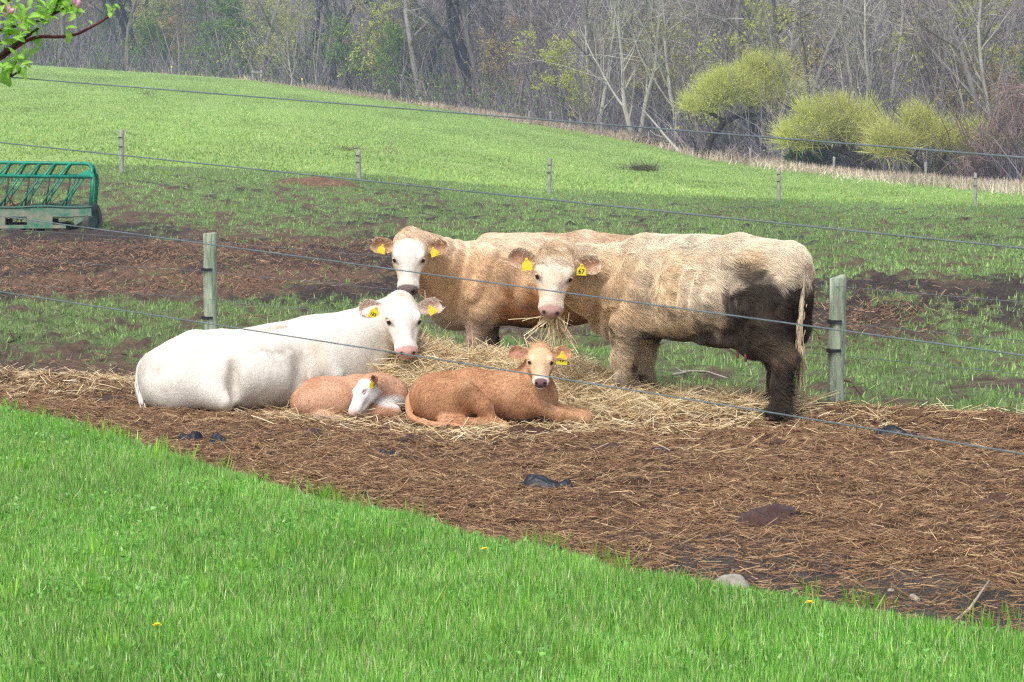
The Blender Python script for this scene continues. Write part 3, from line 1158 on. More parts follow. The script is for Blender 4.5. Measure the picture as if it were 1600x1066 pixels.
def standing(f, b, mir=1, neck_r=(.25, .15), legs=None, belly=0.0):
    """Trunk and legs of a standing beef cow, 1.36 m at the back."""
    f.ell((0.22, 0, .94), (.55, .31, .36), k=.12)
    f.ell((-.12, 0, .91 - belly), (.58, .36, .345), k=.14)
    f.ell((-.40, 0, .95 - belly * .5), (.36, .31, .28), k=.14)
    f.ell((.46, .15, .93), (.28, .16, .37), k=.12)
    f.ell((.46, -.15, .93), (.28, .16, .37), k=.12)
    f.cap((.42, 0, 1.24), (-.40, 0, 1.255), .10, .105, k=.14)
    f.cap((-.40, 0, 1.255), (-.84, 0, 1.22), .10, .085, k=.12)
    f.ell((-.66, 0, 1.03), (.30, .27, .27), k=.14)
    f.ell((.70, 0, .84), (.20, .18, .26), k=.12)
    f.cap((.76, 0, .70), (.55, 0, .66), .11, .12, k=.12)
    for y in (-1, 1):
        f.ell((-.46, .255 * y, 1.205), (.08, .055, .055), k=.06)      # hook bone
        f.ell((-.87, .12 * y, 1.12), (.06, .05, .06), k=.06)         # pin bone
        f.ell((-.69, .165 * y, .86), (.215, .135, .34), k=.10)       # thigh
    for y in (-1, 1):
        f.ell((-.27, .375 * y, 1.10), (.14, .10, .12), k=.08, sub=True)      # hollow of the flank
        f.ell((-.46, .35 * y, .86), (.05, .08, .20), k=.09, sub=True)       # fold before the thigh
        f.ell((.20, .365 * y, .90), (.04, .06, .26), k=.09, sub=True)        # behind the shoulder
        f.ell((-.67, .285 * y, 1.13), (.14, .09, .08), k=.08, sub=True)      # below the rump bones
    for y in (-1, 1):
        f.cap((.40, .27 * y, 1.20), (.57, .315 * y, .84), .035, .05, k=.05)      # shoulder blade
        f.ell((.50, .27 * y, .72), (.08, .06, .09), k=.05)                      # elbow
        f.cap((-.50, .22 * y, 1.16), (-.56, .305 * y, .84), .03, .06, k=.06)     # front edge of the thigh
        f.cap((-.84, .20 * y, 1.02), (-.80, .285 * y, .66), .012, .012, k=.05, sub=True)   # groove of the ham
        f.ell((-.36, .36 * y, .72), (.14, .06, .06), k=.06, sub=True)            # flank fold
    f.cap((-.80, 0, 1.28), (-.92, 0, 1.22), .045, .04, k=.05)                    # tail head
    lg = dict(hl=(0, 0), hr=(0, 0), fl=(0, 0), fr=(0, 0))
    lg.update(legs or {})
    for y, kx in ((1, 'hl'), (-1, 'hr')):
        dx, dy = lg[kx]
        yy = .175 * y + dy
        f.cap((-.72, .175 * y, .70), (-.85 + dx, yy, .475), .135, .085, k=.09)
        f.ell((-.885 + dx, yy, .485), (.06, .05, .075), k=.06)
        f.cap((-.85 + dx, yy, .47), (-.845 + dx, yy, .15), .064, .053, k=.04)
        f.ell((-.84 + dx, yy, .13), (.066, .062, .055), k=.03)
        f.cap((-.835 + dx, yy, .10), (-.79 + dx, yy, .045), .060, .072, k=.02)
    for y, kx in ((1, 'fl'), (-1, 'fr')):
        dx, dy = lg[kx]
        yy = .15 * y + dy
        f.cap((.50, .16 * y, .78), (.55 + dx * .5, yy, .44), .125, .070, k=.08)
        f.ell((.565 + dx * .5, yy, .42), (.066, .064, .075), k=.05)
        f.cap((.56 + dx * .5, yy, .41), (.55 + dx, yy, .15), .053, .047, k=.04)
        f.ell((.55 + dx, yy, .13), (.062, .06, .05), k=.03)
        f.cap((.56 + dx, yy, .10), (.60 + dx, yy, .045), .056, .068, k=.02)


CATTLE = 'cattle around the hay heap'

# ================= A: tan cow with muddy hindquarters
TH = R(147)
_c, _s = math.cos(TH), math.sin(TH)
_hoof = P(1220, 664, 18.5)
_o = np.array([_hoof[0] - .965 * (-.845 * _c - .175 * _s), _hoof[1] - .965 * (-.845 * _s + .175 * _c), 0])
A = Beast('cow', 'tan cow with muddy hindquarters standing side-on and chewing hay', 'cow', _o, TH, .965, CATTLE)
A.root.location.z = gz(_o[0], _o[1]) * 0.3
A.loc[2] = A.root.location.z
pollA, muzA = P(868, 396, 19.0), P(860, 493, 18.70)
A.head_frame(pollA, muzA, (0.02, -1, .12), 1.13)
f = Field((-1.15, -.62, -.03), (1.35, 1.15, 1.5), .012)
standing(f, A, legs=dict(fr=(-.04, -.02), hr=(.22, 0), fl=(.0, .02)), belly=-.035)
for xr in (-.18, -.08, .02, .11):
    f.cap((xr - .03, .325, 1.10), (xr, .362, .86), .010, .010, k=.05)      # ribs
f.ell((-.30, .0, .60), (.26, .17, .07), k=.08)
n0, n1 = np.array([.62, 0, .98]), A.hl((.06, 0, -.11))
f.cap((.45, 0, 1.12), n0 + (.02, 0, .12), .19, .17, k=.12)
f.cap(n0, n1, .245, .135, k=.10)
f.cap(n0 + (0, 0, .12), A.hl((.0, 0, -.06)), .15, .095, k=.10)
f.cap((.74, 0, .74), A.hl((.15, 0, -.13)), .13, .06, k=.10)
f.ell((-.52, 0, .56), (.13, .11, .10), k=.08)            # udder
A.head_prims(f, mouth_open=.012)
TAN, CREAM = S(240, 214, 178), S(240, 226, 204)
MUD_A, MUD_B = S(40, 32, 29), S(66, 53, 45)


def col_A(V, N, hl):
    x, y, z = V.T
    n = fbm3(x * 3.2, y * 3.2, z * 3.2, 11, 4) - .5
    nf = fbm3(x * 11, y * 11, z * 11, 15, 3) - .5
    c = np.tile(TAN, (len(V), 1)) * (1 + .35 * nf)[:, None]
    pale = sstep(-.12, .12, n + .10) * sstep(.72, .95, z + .3 * n) * sstep(.5, .15, x)
    c = mixc(c, S(242, 226, 202), pale * .8)
    top = sstep(1.22, 1.30, z + .1 * n)
    c = mixc(c, S(246, 234, 214), top * .6)
    warm = sstep(.25, .5, x + .4 * n) * sstep(1.25, 1.0, z)
    c = mixc(c, S(222, 182, 134), warm * .4)
    c = mixc(c, S(226, 206, 178), sstep(.8, .6, z) * sstep(.3, .42, x) * .8)
    # dried mud on the flank, belly and legs
    th = sstep(-.30, -.48, x + .42 * n + .30 * nf) * sstep(1.14, .96, z + .42 * n + .3 * nf) * sstep(-.99, -.90, x + .12 * n)
    be = sstep(.78, .60, z + .36 * n + .28 * nf) * sstep(.50, .36, x + .1 * n)
    fl = sstep(.0, .14, n + .06 * np.sin(x * 5)) * sstep(1.05, .8, z) * sstep(.2, .0, x) * .35
    lg = np.where(x > .3, sstep(.34, .14, z + .2 * n), sstep(.55, .3, z + .2 * n))
    hq = sstep(-.42, -.52, x + .16 * n + .16 * nf) * sstep(1.10, .98, z + .22 * n + .22 * nf) * sstep(-1.0, -.93, x)
    m = np.clip(np.maximum.reduce([hq, th * .96, be * .92, fl, lg * .88]), 0, 1)
    lumps = sstep(-.1, .16, nf)
    mud = mixc(np.tile(MUD_B, (len(V), 1)), MUD_A, 1 - lumps * .8)
    c = c * (1 - (m * (.93 + .07 * lumps))[:, None]) + mud * (m * (.93 + .07 * lumps))[:, None]
    wp = sstep(.05, .18, n + .8 * nf) * m * sstep(.75, .45, z) * .55
    c = mixc(c, S(150, 126, 100), wp * .8)
    dirt = np.exp(-(((x - .30) / .13) ** 2 + ((z - .88) / .14) ** 2)) * sstep(-.05, .1, nf + .05)
    c = mixc(c, S(120, 92, 70), dirt * .6)
    hoof = sstep(.085, .06, z)
    c = mixc(c, S(46, 42, 42), hoof)
    curl = sstep(.20, .12, hl[:, 0]) * sstep(-.1, -.02, hl[:, 2])
    c, short = face_paint(c, hl, V, S(228, 210, 188), S(186, 148, 138), 1, 3, .9)
    short = np.where((hl[:, 0] > .02) & (hl[:, 0] < .24) & (np.abs(hl[:, 1]) < .14) & (hl[:, 2] > -.05), np.maximum(short, .75 * curl), short)
    lon = 1.0 + .5 * sstep(.8, .5, z) * sstep(-.3, -.5, x)
    return c, short * lon * sstep(.05, .1, z)


A.body(f, col_A, disp=.013, seed=4, extra=lambda V: .010 * np.sin(V[:, 0] * 50 + V[:, 2] * 30 + 4 * noise2(V[:, 2] * 3, V[:, 0] * 3, 3)) * sstep(.50, .60, V[:, 0]) * sstep(1.2, 1.0, V[:, 2]))
A.fur(170000, .058, flow_back, 5, .0010, .75, .28, 17., .22)
A.eyes()
ei, eo, er = S(168, 122, 94), S(206, 168, 124), S(236, 220, 198)
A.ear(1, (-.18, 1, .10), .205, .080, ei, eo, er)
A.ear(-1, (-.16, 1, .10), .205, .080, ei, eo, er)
A.tag_on(1, 1.05, .36, .05, 0, '67', 'yellow ear tag with the number 67', .046, .0, .034)
A.tag_on(-1, 1.1, .42, -.08, 0, None, 'blank yellow ear tag', off=.034)
A.tail([(-.86, 0, 1.25), (-.94, .02, 1.19), (-.955, .05, 1.0), (-.95, .07, .78), (-.95, .08, .58), (-.95, .08, .46)], [.036, .026, .018, .016, .014, .012],
       S(222, 200, 170), [S(232, 212, 180), S(206, 184, 150), S(150, 124, 100)], 420, .28)
for q in ([(-.50, .09, .50), (-.50, .095, .425)], [(-.42, .07, .51), (-.42, .075, .45)]):
    b = MB()
    b.tube(q, [.013, .010], 8, S(160, 92, 84))
    b.build('teat', M['skin'], A.root)

# ================= B: orange-tan cow behind
TH = R(178)
B = Beast('cow', 'orange-tan cow with grey muzzle standing behind, head raised over the lying white cow', 'cow', np.array([.22, 21.0, .0]), TH, .94, CATTLE)
pollB, muzB = P(641, 372, 20.55), P(637, 459, 20.28)
B.head_frame(pollB, muzB, (-.03, -1, .12), 1.12)
f = Field((-1.05, -.6, -.03), (1.5, 1.1, 1.5), .012)
standing(f, B, legs=dict(fl=(.0, .0), fr=(-.24, 0)), belly=.01)
n0, n1 = np.array([.66, 0, .98]), B.hl((.06, 0, -.12))
f.cap(n0, n1, .25, .145, k=.10)
f.cap(n0 + (0, 0, .14), B.hl((.0, 0, -.07)), .15, .10, k=.10)
f.cap((.78, 0, .70), B.hl((.16, 0, -.14)), .15, .06, k=.10)
B.head_prims(f)


def col_B(V, N, hl):
    x, y, z = V.T
    n = fbm3(x * 3.2, y * 3.2, z * 3.2, 21, 4) - .5
    nf = fbm3(x * 12, y * 12, z * 12, 25, 3) - .5
    c = np.tile(S(230, 194, 154), (len(V), 1)) * (1 + .3 * nf)[:, None]
    c = mixc(c, S(236, 214, 188), sstep(1.14, 1.28, z + .12 * n))
    c = mixc(c, S(196, 160, 124), sstep(-.02, .15, n) * .5)
    gre = np.exp(-(((x - .30) / .12) ** 2 + ((z - .98) / .12) ** 2))
    c = mixc(c, S(150, 118, 92), gre * .6)
    rust = sstep(.92, .72, z + .35 * n + .2 * nf) * sstep(.42, .26, x + .25 * n)
    c = mixc(c, mixc(np.tile(S(172, 112, 62), (len(V), 1)), S(104, 64, 42), sstep(-.05, .2, nf + .5 * n)), rust * .9)
    c = mixc(c, S(70, 46, 38), sstep(.62, .54, z + .1 * n) * sstep(.5, .35, x))
    c = mixc(c, S(196, 172, 150), sstep(.78, .55, z + .1 * n) * sstep(.36, .48, x))
    c, short = face_paint(c, hl, V, S(228, 217, 205), S(112, 98, 96), 1, 5, .7)
    return c, short * sstep(.05, .1, z)


B.body(f, col_B, disp=.010, seed=7, extra=lambda V: .0045 * np.sin(V[:, 0] * 56 + 9 * noise2(V[:, 2] * 3, V[:, 1] * 3, 3)) * sstep(.52, .62, V[:, 0]) * sstep(.92, .82, V[:, 0]) * sstep(.55, .7, V[:, 2]))
B.fur(100000, .040, flow_back, 6, .0009, .6, .24, 20., .20)
B.eyes()
ei, eo, er = S(168, 122, 92), S(210, 168, 128), S(226, 200, 170)
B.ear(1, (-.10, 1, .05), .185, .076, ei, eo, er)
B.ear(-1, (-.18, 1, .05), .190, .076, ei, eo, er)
B.tag_on(1, .95, .34, -.35, 0, None, 'blank yellow ear tag', off=.034, drop=.012)
B.tag_on(-1, .95, .52, .25, 0, None, 'blank yellow ear tag', off=.034)


# ================= lying bodies
def lying_trunk(f, hgt=1.0):
    """Cow resting on its chest, legs folded; its own right side is what the camera sees."""
    f.ell((.10, 0, .36), (.62, .40, .36), k=.14)
    f.ell((-.30, -.04, .33), (.58, .46, .35), k=.14)
    f.ell((-.62, -.02, .33), (.42, .40, .34), k=.14)
    f.ell((.50, 0, .42), (.36, .30, .36), k=.14)


C_o = np.array([-1.86, 19.60, .0])
TH = R(13)
C = Beast('cow', 'white cow lying on the straw with its rump to the left', 'cow', C_o, TH, .90, CATTLE)
pollC, muzC = P(625, 470, 19.72), P(637, 556, 19.40)
C.head_frame(pollC, muzC, (.22, -1, .18), 1.14)
f = Field((-1.25, -.95, -.03), (1.5, .62, 1.05), .012)
f.ell((.02, -.02, .32), (.62, .42, .36), k=.14)
f.ell((-.30, -.08, .30), (.56, .50, .33), k=.14)
f.ell((-.70, -.04, .28), (.36, .40, .32), k=.12)
f.cap((-.95, -.02, .34), (-.62, .06, .54), .13, .11, k=.14)
f.cap((-.62, .08, .53), (-.40, .10, .54), .095, .085, k=.10)         # far hip, raised
f.cap((-.42, .04, .50), (.40, .02, .58), .12, .14, k=.14)           # spine
f.ell((.46, 0, .42), (.38, .32, .35), k=.14)
f.ell((.44, -.20, .40), (.28, .15, .28), k=.10)                     # near shoulder
f.ell((.44, .20, .40), (.28, .15, .28), k=.10)
f.ell((.72, 0, .36), (.22, .22, .26), k=.12)
f.cap((-.72, -.34, .27), (-.44, -.52, .12), .20, .11, k=.06)        # folded near thigh and stifle
f.ell((-.37, -.53, .30), (.045, .09, .22), k=.09, sub=True)
f.ell((-.62, -.42, .50), (.14, .08, .05), k=.08, sub=True)
f.ell((.20, -.46, .40), (.05, .08, .2), k=.10, sub=True)
f.ell((-.10, .0, .68), (.26, .3, .05), k=.08, sub=True)
f.ell((-.80, -.30, .22), (.27, .20, .24), k=.10)
f.ell((-.98, -.12, .26), (.14, .22, .22), k=.10)
f.ell((-.44, -.20, .545), (.09, .06, .045), k=.05)                 # near hip
f.cap((-.42, -.20, .54), (-.60, -.36, .36), .03, .06, k=.07)
f.cap((.34, -.26, .62), (.52, -.36, .30), .035, .05, k=.06)        # shoulder blade
f.ell((.20, -.40, .30), (.04, .06, .16), k=.07, sub=True)
f.cap((-.40, .02, .64), (.30, .02, .72), .022, .03, k=.06)         # spine
f.cap((.50, -.26, .16), (.78, -.30, .08), .11, .075, k=.08)         # folded forelegs
f.cap((.78, -.30, .08), (.52, -.36, .06), .07, .05, k=.05)
f.cap((.55, .22, .14), (.86, .22, .09), .11, .08, k=.08)
n0, n1 = np.array([.62, 0, .50]), C.hl((.06, 0, -.12))
f.cap((.40, 0, .56), n0 + (0.05, 0, .10), .15, .17, k=.12)
f.cap(n0, n1, .24, .145, k=.10)
f.cap(n0 + (.02, 0, .10), C.hl((.0, 0, -.06)), .17, .10, k=.10)
f.cap((.84, 0, .34), C.hl((.17, 0, -.14)), .15, .06, k=.10)
C.head_prims(f)


def col_C(V, N, hl):
    x, y, z = V.T
    n = fbm3(x * 3.0, y * 3.0, z * 3.0, 31, 4) - .5
    nf = fbm3(x * 10, y * 10, z * 10, 35, 3) - .5
    c = np.tile(S(228, 221, 210), (len(V), 1)) * (1 + .10 * nf)[:, None]
    c = mixc(c, S(232, 214, 190), sstep(-.02, .14, n) * sstep(.0, .4, x + .3 * n) * .6)
    gd = sstep(.05, .2, n + .3 * nf) * sstep(.6, .4, z) * sstep(.45, .1, x)
    c = mixc(c, S(178, 166, 154), gd * .5)
    dirt = np.exp(-(((x - .02) / .30) ** 2 + ((z - .50 - .08 * x) / .07) ** 2)) * sstep(-.12, .1, nf + .6 * n)
    c = mixc(c, S(150, 134, 118), dirt * .6)
    d2 = np.exp(-(((x - .30) / .10) ** 2 + ((z - .24) / .10) ** 2)) * sstep(-.05, .12, nf + n)
    c = mixc(c, S(122, 104, 90), d2 * .6)
    low = sstep(.12, .03, z + .05 * n)
    c = mixc(c, S(186, 164, 138), low * .6)
    cl = np.exp(-(((x + 1.02) / .07) ** 2 + ((y + .02) / .09) ** 2)) * sstep(.45, .3, z)
    c = mixc(c, S(112, 92, 82), cl * .8)
    c, short = face_paint(c, hl, V, S(230, 222, 212), S(206, 158, 148), 1, 8, .18)
    pk = np.exp(-((hl[:, 0] / .03) ** 2 + (hl[:, 1] / .025) ** 2)) * (np.abs(hl[:, 2]) < .15)
    c = mixc(c, S(226, 176, 150), pk * .8)
    return c, short


C.body(f, col_C, disp=.009, seed=11)
C.fur(26000, .016, flow_back, 8, .0005, .3, .10, 18., .03)
C.eyes()
ei, eo, er = S(200, 162, 148), S(228, 212, 196), S(236, 220, 206)
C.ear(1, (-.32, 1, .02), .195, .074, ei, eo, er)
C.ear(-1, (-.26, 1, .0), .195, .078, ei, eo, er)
C.tag_on(1, .95, .48, -.5, .2, None, 'blank yellow ear tag', off=.036)
C.tag_on(-1, 1.15, .36, .42, .25, '183', 'yellow ear tag with the number 183', .034, off=.05)
C.tail([(-1.02, .02, .46), (-1.10, .0, .38), (-1.13, -.06, .20), (-1.10, -.16, .06)], [.038, .034, .028, .022], S(226, 216, 206), [S(214, 200, 186), S(180, 160, 140)], 160, .22)

# ================= D: brown calf, head up
D_o = np.array([-.20, 18.33, .01])
TH = R(4)
Dd = Beast('calf', 'brown calf lying in front of the hay heap with its head up', 'calf', D_o, TH, 1.0, CATTLE)
pollD, muzD = P(844, 546, 18.28), P(845, 602, 18.02)
Dd.head_frame(pollD, muzD, (.03, -1, .16), 1.12)
f = Field((-.66, -.52, -.03), (.98, .38, .8), .008)
f.ell((-.02, 0, .20), (.36, .18, .17), k=.08)
f.ell((-.26, -.02, .20), (.26, .19, .18), k=.08)
f.ell((-.36, -.04, .17), (.17, .17, .17), k=.08)
f.cap((-.40, .0, .27), (-.08, .0, .335), .06, .055, k=.08)
f.cap((-.10, 0, .33), (.28, 0, .30), .055, .055, k=.08)
f.ell((.24, 0, .21), (.22, .14, .17), k=.08)
f.ell((.26, -.10, .19), (.15, .07, .14), k=.06)
f.ell((.26, .10, .22), (.15, .07, .15), k=.06)
f.ell((.40, 0, .20), (.12, .11, .15), k=.07)
# near hind leg folded forward: thigh, stifle, hock, foot
f.ell((-.26, -.17, .19), (.19, .08, .16), k=.06)
f.cap((-.16, -.20, .25), (-.02, -.24, .16), .085, .06, k=.06)
f.cap((-.02, -.24, .15), (.04, -.27, .06), .055, .038, k=.04)
f.cap((-.30, -.24, .05), (.06, -.28, .035), .045, .034, k=.04)
f.cap((.05, -.28, .035), (.13, -.28, .025), .034, .028, k=.03)
# forelegs: near one reaching forward, far one folded
f.cap((.34, -.12, .16), (.52, -.16, .085), .065, .045, k=.05)
f.cap((.52, -.16, .085), (.72, -.12, .05), .044, .036, k=.03)
f.ell((.71, -.12, .06), (.05, .04, .042), k=.03)
f.cap((.72, -.12, .05), (.60, -.08, .03), .034, .028, k=.03)
f.cap((.36, .10, .14), (.60, .10, .08), .06, .042, k=.05)
f.cap((.60, .10, .08), (.76, .04, .055), .04, .034, k=.03)
n0, n1 = np.array([.34, -.03, .27]), Dd.hl((.07, 0, -.12))
f.cap(n0, n1, .115, .072, k=.06)
f.cap(n0 + (-.06, 0, .02), Dd.hl((.0, 0, -.07)), .085, .055, k=.06)
f.cap((.44, 0, .20), Dd.hl((.2, 0, -.14)), .075, .035, k=.06)
Dd.head_prims(f, True)


def col_D(V, N, hl):
    x, y, z = V.T
    n = fbm3(x * 6, y * 6, z * 6, 41, 4) - .5
    nf = fbm3(x * 22, y * 22, z * 22, 45, 3) - .5
    c = np.tile(S(194, 145, 108), (len(V), 1)) * (1 + .3 * nf)[:, None]
    c = mixc(c, S(214, 172, 132), sstep(-.02, .14, n) * .6)
    c = mixc(c, S(180, 130, 96), sstep(.06, .2, -n + .3 * nf) * .6)
    spot = np.exp(-(((x + .13) / .07) ** 2 + ((z - .26) / .045) ** 2))
    c = mixc(c, S(120, 88, 64), spot * .5)
    c = mixc(c, S(210, 168, 128), sstep(.10, .03, z) * .55)
    x2, y2, z2 = hl.T
    inh = (np.abs(y2) < .15) & (z2 > -.14) & (z2 < .2) & (x2 > -.08) & (x2 < .6)
    c = mixc(c, S(226, 184, 144), sstep(-.1, .06, x2) * sstep(-.06, .0, z2) * inh)
    c = mixc(c, S(236, 208, 180), np.exp(-(((x2 - .215) / .05) ** 2 + ((np.abs(y2) - .09) / .04) ** 2)) * inh * .8)
    c = mixc(c, S(226, 190, 156), sstep(.25, .36, x2) * sstep(.0, .03, z2) * inh)
    a = sstep(.425, .45, x2) * inh
    c = mixc(c, S(240, 228, 214), a)
    pad = sstep(.465, .478, x2) * inh * sstep(-.062, -.052, z2) * sstep(.066, .054, np.abs(y2)) * sstep(.062, .05, z2)
    c = mixc(c, S(124, 92, 92), pad)
    nos = np.exp(-(((np.abs(y2) - .043) / .014) ** 2 + ((z2 - .014) / .015) ** 2)) * sstep(.50, .51, x2) * inh
    c = mixc(c, S(30, 20, 22), np.clip(nos * 1.5, 0, .95))
    ey = np.exp(-(((x2 - .228) / .032) ** 2 + ((z2 - .036) / .022) ** 2)) * sstep(.075, .09, np.abs(y2)) * inh
    c = mixc(c, S(64, 40, 34), np.clip(ey * 1.3, 0, .85))
    short = np.where(inh & (x2 > .05), np.where(x2 > .46, 0.0, .45), 1.0)
    return c, short


Dd.body(f, col_D, disp=.006, seed=13, relax_it=2)
Dd.fur(45000, .022, flow_back, 9, .0006, .5, .14, 30., .12)
Dd.eyes(.028)
ei, eo, er = S(176, 124, 96), S(204, 156, 118), S(222, 180, 144)
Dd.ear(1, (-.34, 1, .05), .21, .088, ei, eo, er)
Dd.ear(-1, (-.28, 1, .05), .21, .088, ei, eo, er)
Dd.tag_on(1, 1.75, .55, .08, 0, '15', 'yellow ear tag with a faded number', .05, off=.045)
Dd.tail([(-.50, -.0, .26), (-.55, -.04, .18), (-.54, -.16, .07), (-.40, -.27, .035), (-.16, -.33, .03)], [.026, .028, .026, .024, .02], S(196, 140, 98), [S(224, 188, 148), S(206, 158, 116)], 160, .10)

# ================= E: sleeping calf curled against the white cow
E_o = np.array([-1.20, 18.86, .0])
E = Beast('calf', 'brown and white calf curled up asleep against the white cow', 'calf', E_o, 0.0, .94, CATTLE)
pollE, muzE = P(576, 594, 18.68), P(548, 648, 18.52)
E.head_frame(pollE, muzE, (-.75, -.62, .30), .95)
f = Field((-.55, -.55, -.03), (.62, .42, .6), .008)
f.ell((-.22, .0, .15), (.23, .20, .16), k=.07)
f.ell((-.30, -.06, .12), (.16, .16, .12), k=.06)
f.cap((-.26, .04, .22), (.02, .05, .25), .08, .08, k=.08)
f.ell((-.10, -.08, .14), (.17, .14, .15), k=.06)
f.ell((.16, .06, .17), (.24, .17, .17), k=.08)
f.ell((.28, .02, .15), (.17, .15, .15), k=.07)
f.cap((.34, .0, .20), (.20, -.06, .26), .11, .10, k=.06)        # neck folding back
f.cap((.26, -.03, .24), E.hl((.05, 0, -.08)), .10, .085, k=.05)
f.ell((.25, -.16, .08), (.14, .075, .075), k=.03)               # folded knee
f.cap((.12, -.20, .05), (.36, -.17, .06), .045, .05, k=.03)
f.cap((-.40, -.10, .05), (-.20, -.22, .035), .04, .035, k=.03)
f.cap((-.20, -.22, .035), (-.06, -.24, .025), .034, .028, k=.03)
E.head_prims(f, True)


def col_E(V, N, hl):
    x, y, z = V.T
    n = fbm3(x * 7, y * 7, z * 7, 51, 4) - .5
    nf = fbm3(x * 22, y * 22, z * 22, 55, 3) - .5
    c = np.tile(S(208, 164, 134), (len(V), 1)) * (1 + .2 * nf)[:, None]
    c = mixc(c, S(192, 142, 108), sstep(.02, .16, n) * .6)
    w = sstep(.02, -.02, np.abs(z - (.185 - .16 * (x - .1))) - .045 + .05 * n) * sstep(.08, .14, x) * sstep(.0, -.05, y)
    c = mixc(c, S(232, 226, 220), w)
    x2, y2, z2 = hl.T
    inh = (np.abs(y2) < .17) & (np.abs(z2) < .2) & (x2 > -.1) & (x2 < .62)
    c = mixc(c, S(232, 226, 222), sstep(.03, .07, x2 + .12 * n) * inh)
    c = mixc(c, S(232, 196, 190), sstep(.47, .49, x2) * inh * .8)
    ey = np.exp(-(((x2 - .23) / .024) ** 2 + ((z2 - .03) / .008) ** 2)) * sstep(.08, .095, np.abs(y2)) * inh
    c = mixc(c, S(84, 56, 56), np.clip(ey * 1.3, 0, .9))
    leg = sstep(.06, .02, z) * sstep(-.18, -.22, y) * sstep(.0, -.05, x) * sstep(-.30, -.24, x)
    c = mixc(c, S(232, 226, 220), leg)
    short = np.where(inh & (x2 > .05), .4, 1.0)
    return c, short


E.body(f, col_E, disp=.005, seed=17)
E.fur(26000, .016, flow_back, 10, .0006, .45, .14, 32., .10)
for yv in (-1, 1):
    b = MB()
    u = np.linspace(0, math.pi, 7)[:, None]
    v = np.arange(10)[None, :] * (2 * math.pi / 10)
    Gq = np.stack([np.sin(u) * np.cos(v) * .024, np.sin(u) * np.sin(v) * .014, (np.cos(u) + 0 * v) * .011], -1) * E.hs
    b.grid(E.hl((.228, .103 * yv, .03)) + Gq @ E.H.T, S(200, 168, 160), True)
    b.build('eyelid', M['skin'], E.root)
ei, eo, er = S(120, 76, 60), S(176, 120, 90), S(150, 104, 80)
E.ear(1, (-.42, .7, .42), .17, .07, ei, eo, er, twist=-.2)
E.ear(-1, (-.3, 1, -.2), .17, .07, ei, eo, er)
E.tag_on(1, 1.15, .55, -.12, .7, None, 'yellow ear tag hanging over its white cheek', off=.035)
# ------------------------------------------------------------------ fences
def make_post(name, label, cat, loc, h, r, mat, group, lean=(0, 0), clips=(), seed=0, sides=16, square=False):
    t = thing(name, label, cat, loc, 0, group)
    rng = np.random.default_rng(seed)
    b = MB()
    zz = np.concatenate([np.linspace(-.25, h - .012, 8), [h]])
    rr = np.full(len(zz), r) * (1 + .03 * rng.normal(size=len(zz)))
    rr[-1] = r * .9
    pts = np.stack([lean[0] * zz + .004 * rng.normal(size=len(zz)), lean[1] * zz, zz], 1)
    b.tube(pts, rr, 4 if square else sides)
    b.build('post_shaft', mat, t, smooth=not square)
    for cz in clips:
        c = MB()
        c.box((lean[0] * cz - r * .35, -r * 1.02, cz), (r * 1.5, .02, .022))
        c.box((lean[0] * cz - r * 1.05, -r * .7, cz), (.03, .03, .03))
        c.build('wire_clip', M['black_plastic'], t, smooth=False)
    return t


pL = P(329.5, 540, 25.4)
pR = P(1305, 642, 19.4)
pL[2], pR[2] = g0(pL[0], pL[1]), g0(pR[0], pR[1])
hL = P(330, 364, 25.4)[2] - pL[2]
hR = P(1306, 432, 19.4)[2] - pR[2]
make_post('fence_post', 'round greenish timber fence post left of the cows, behind the white cow', 'fence post', pL, hL, .068, M['post_wood'], 'timber posts of the yard fence', (0.003, 0), (hL - .36, hL - .84), 1)
make_post('fence_post', 'round greenish timber fence post right of the cow with the muddy hindquarters', 'fence post', pR, hR, .064, M['post_wood'], 'timber posts of the yard fence', (0.012, 0), (hR - .34, hR - .56), 2)

# far wires of that fence, strung post to post and on beyond both
dv = (pR - pL)


def wire_obj(label, pts, r, group):
    b = MB()
    b.tube(np.asarray(pts), r, 6)
    return tag(b.build('fence_wire', M['wire'], None), label, 'fence wire', group)


for frac, lab in ((.93, 'thin fence wire stapled near the tops of the two timber posts'), (.66, 'thin fence wire through the upper black clips of the two timber posts'),
                  (.42, 'thin fence wire through the lower black clips of the two timber posts')):
    pts = []
    for k in np.linspace(-.8, 1.7, 30):
        q = pL + dv * k
        hh = hL + (hR - hL) * k
        sag = -.03 * math.sin(math.pi * (k % 1.0))
        q[1] -= .07
        q[2] = g0(q[0], q[1]) + hh * frac + sag
        pts.append(q)
    wire_obj(lab, pts, .0022, 'wires of the yard fence')

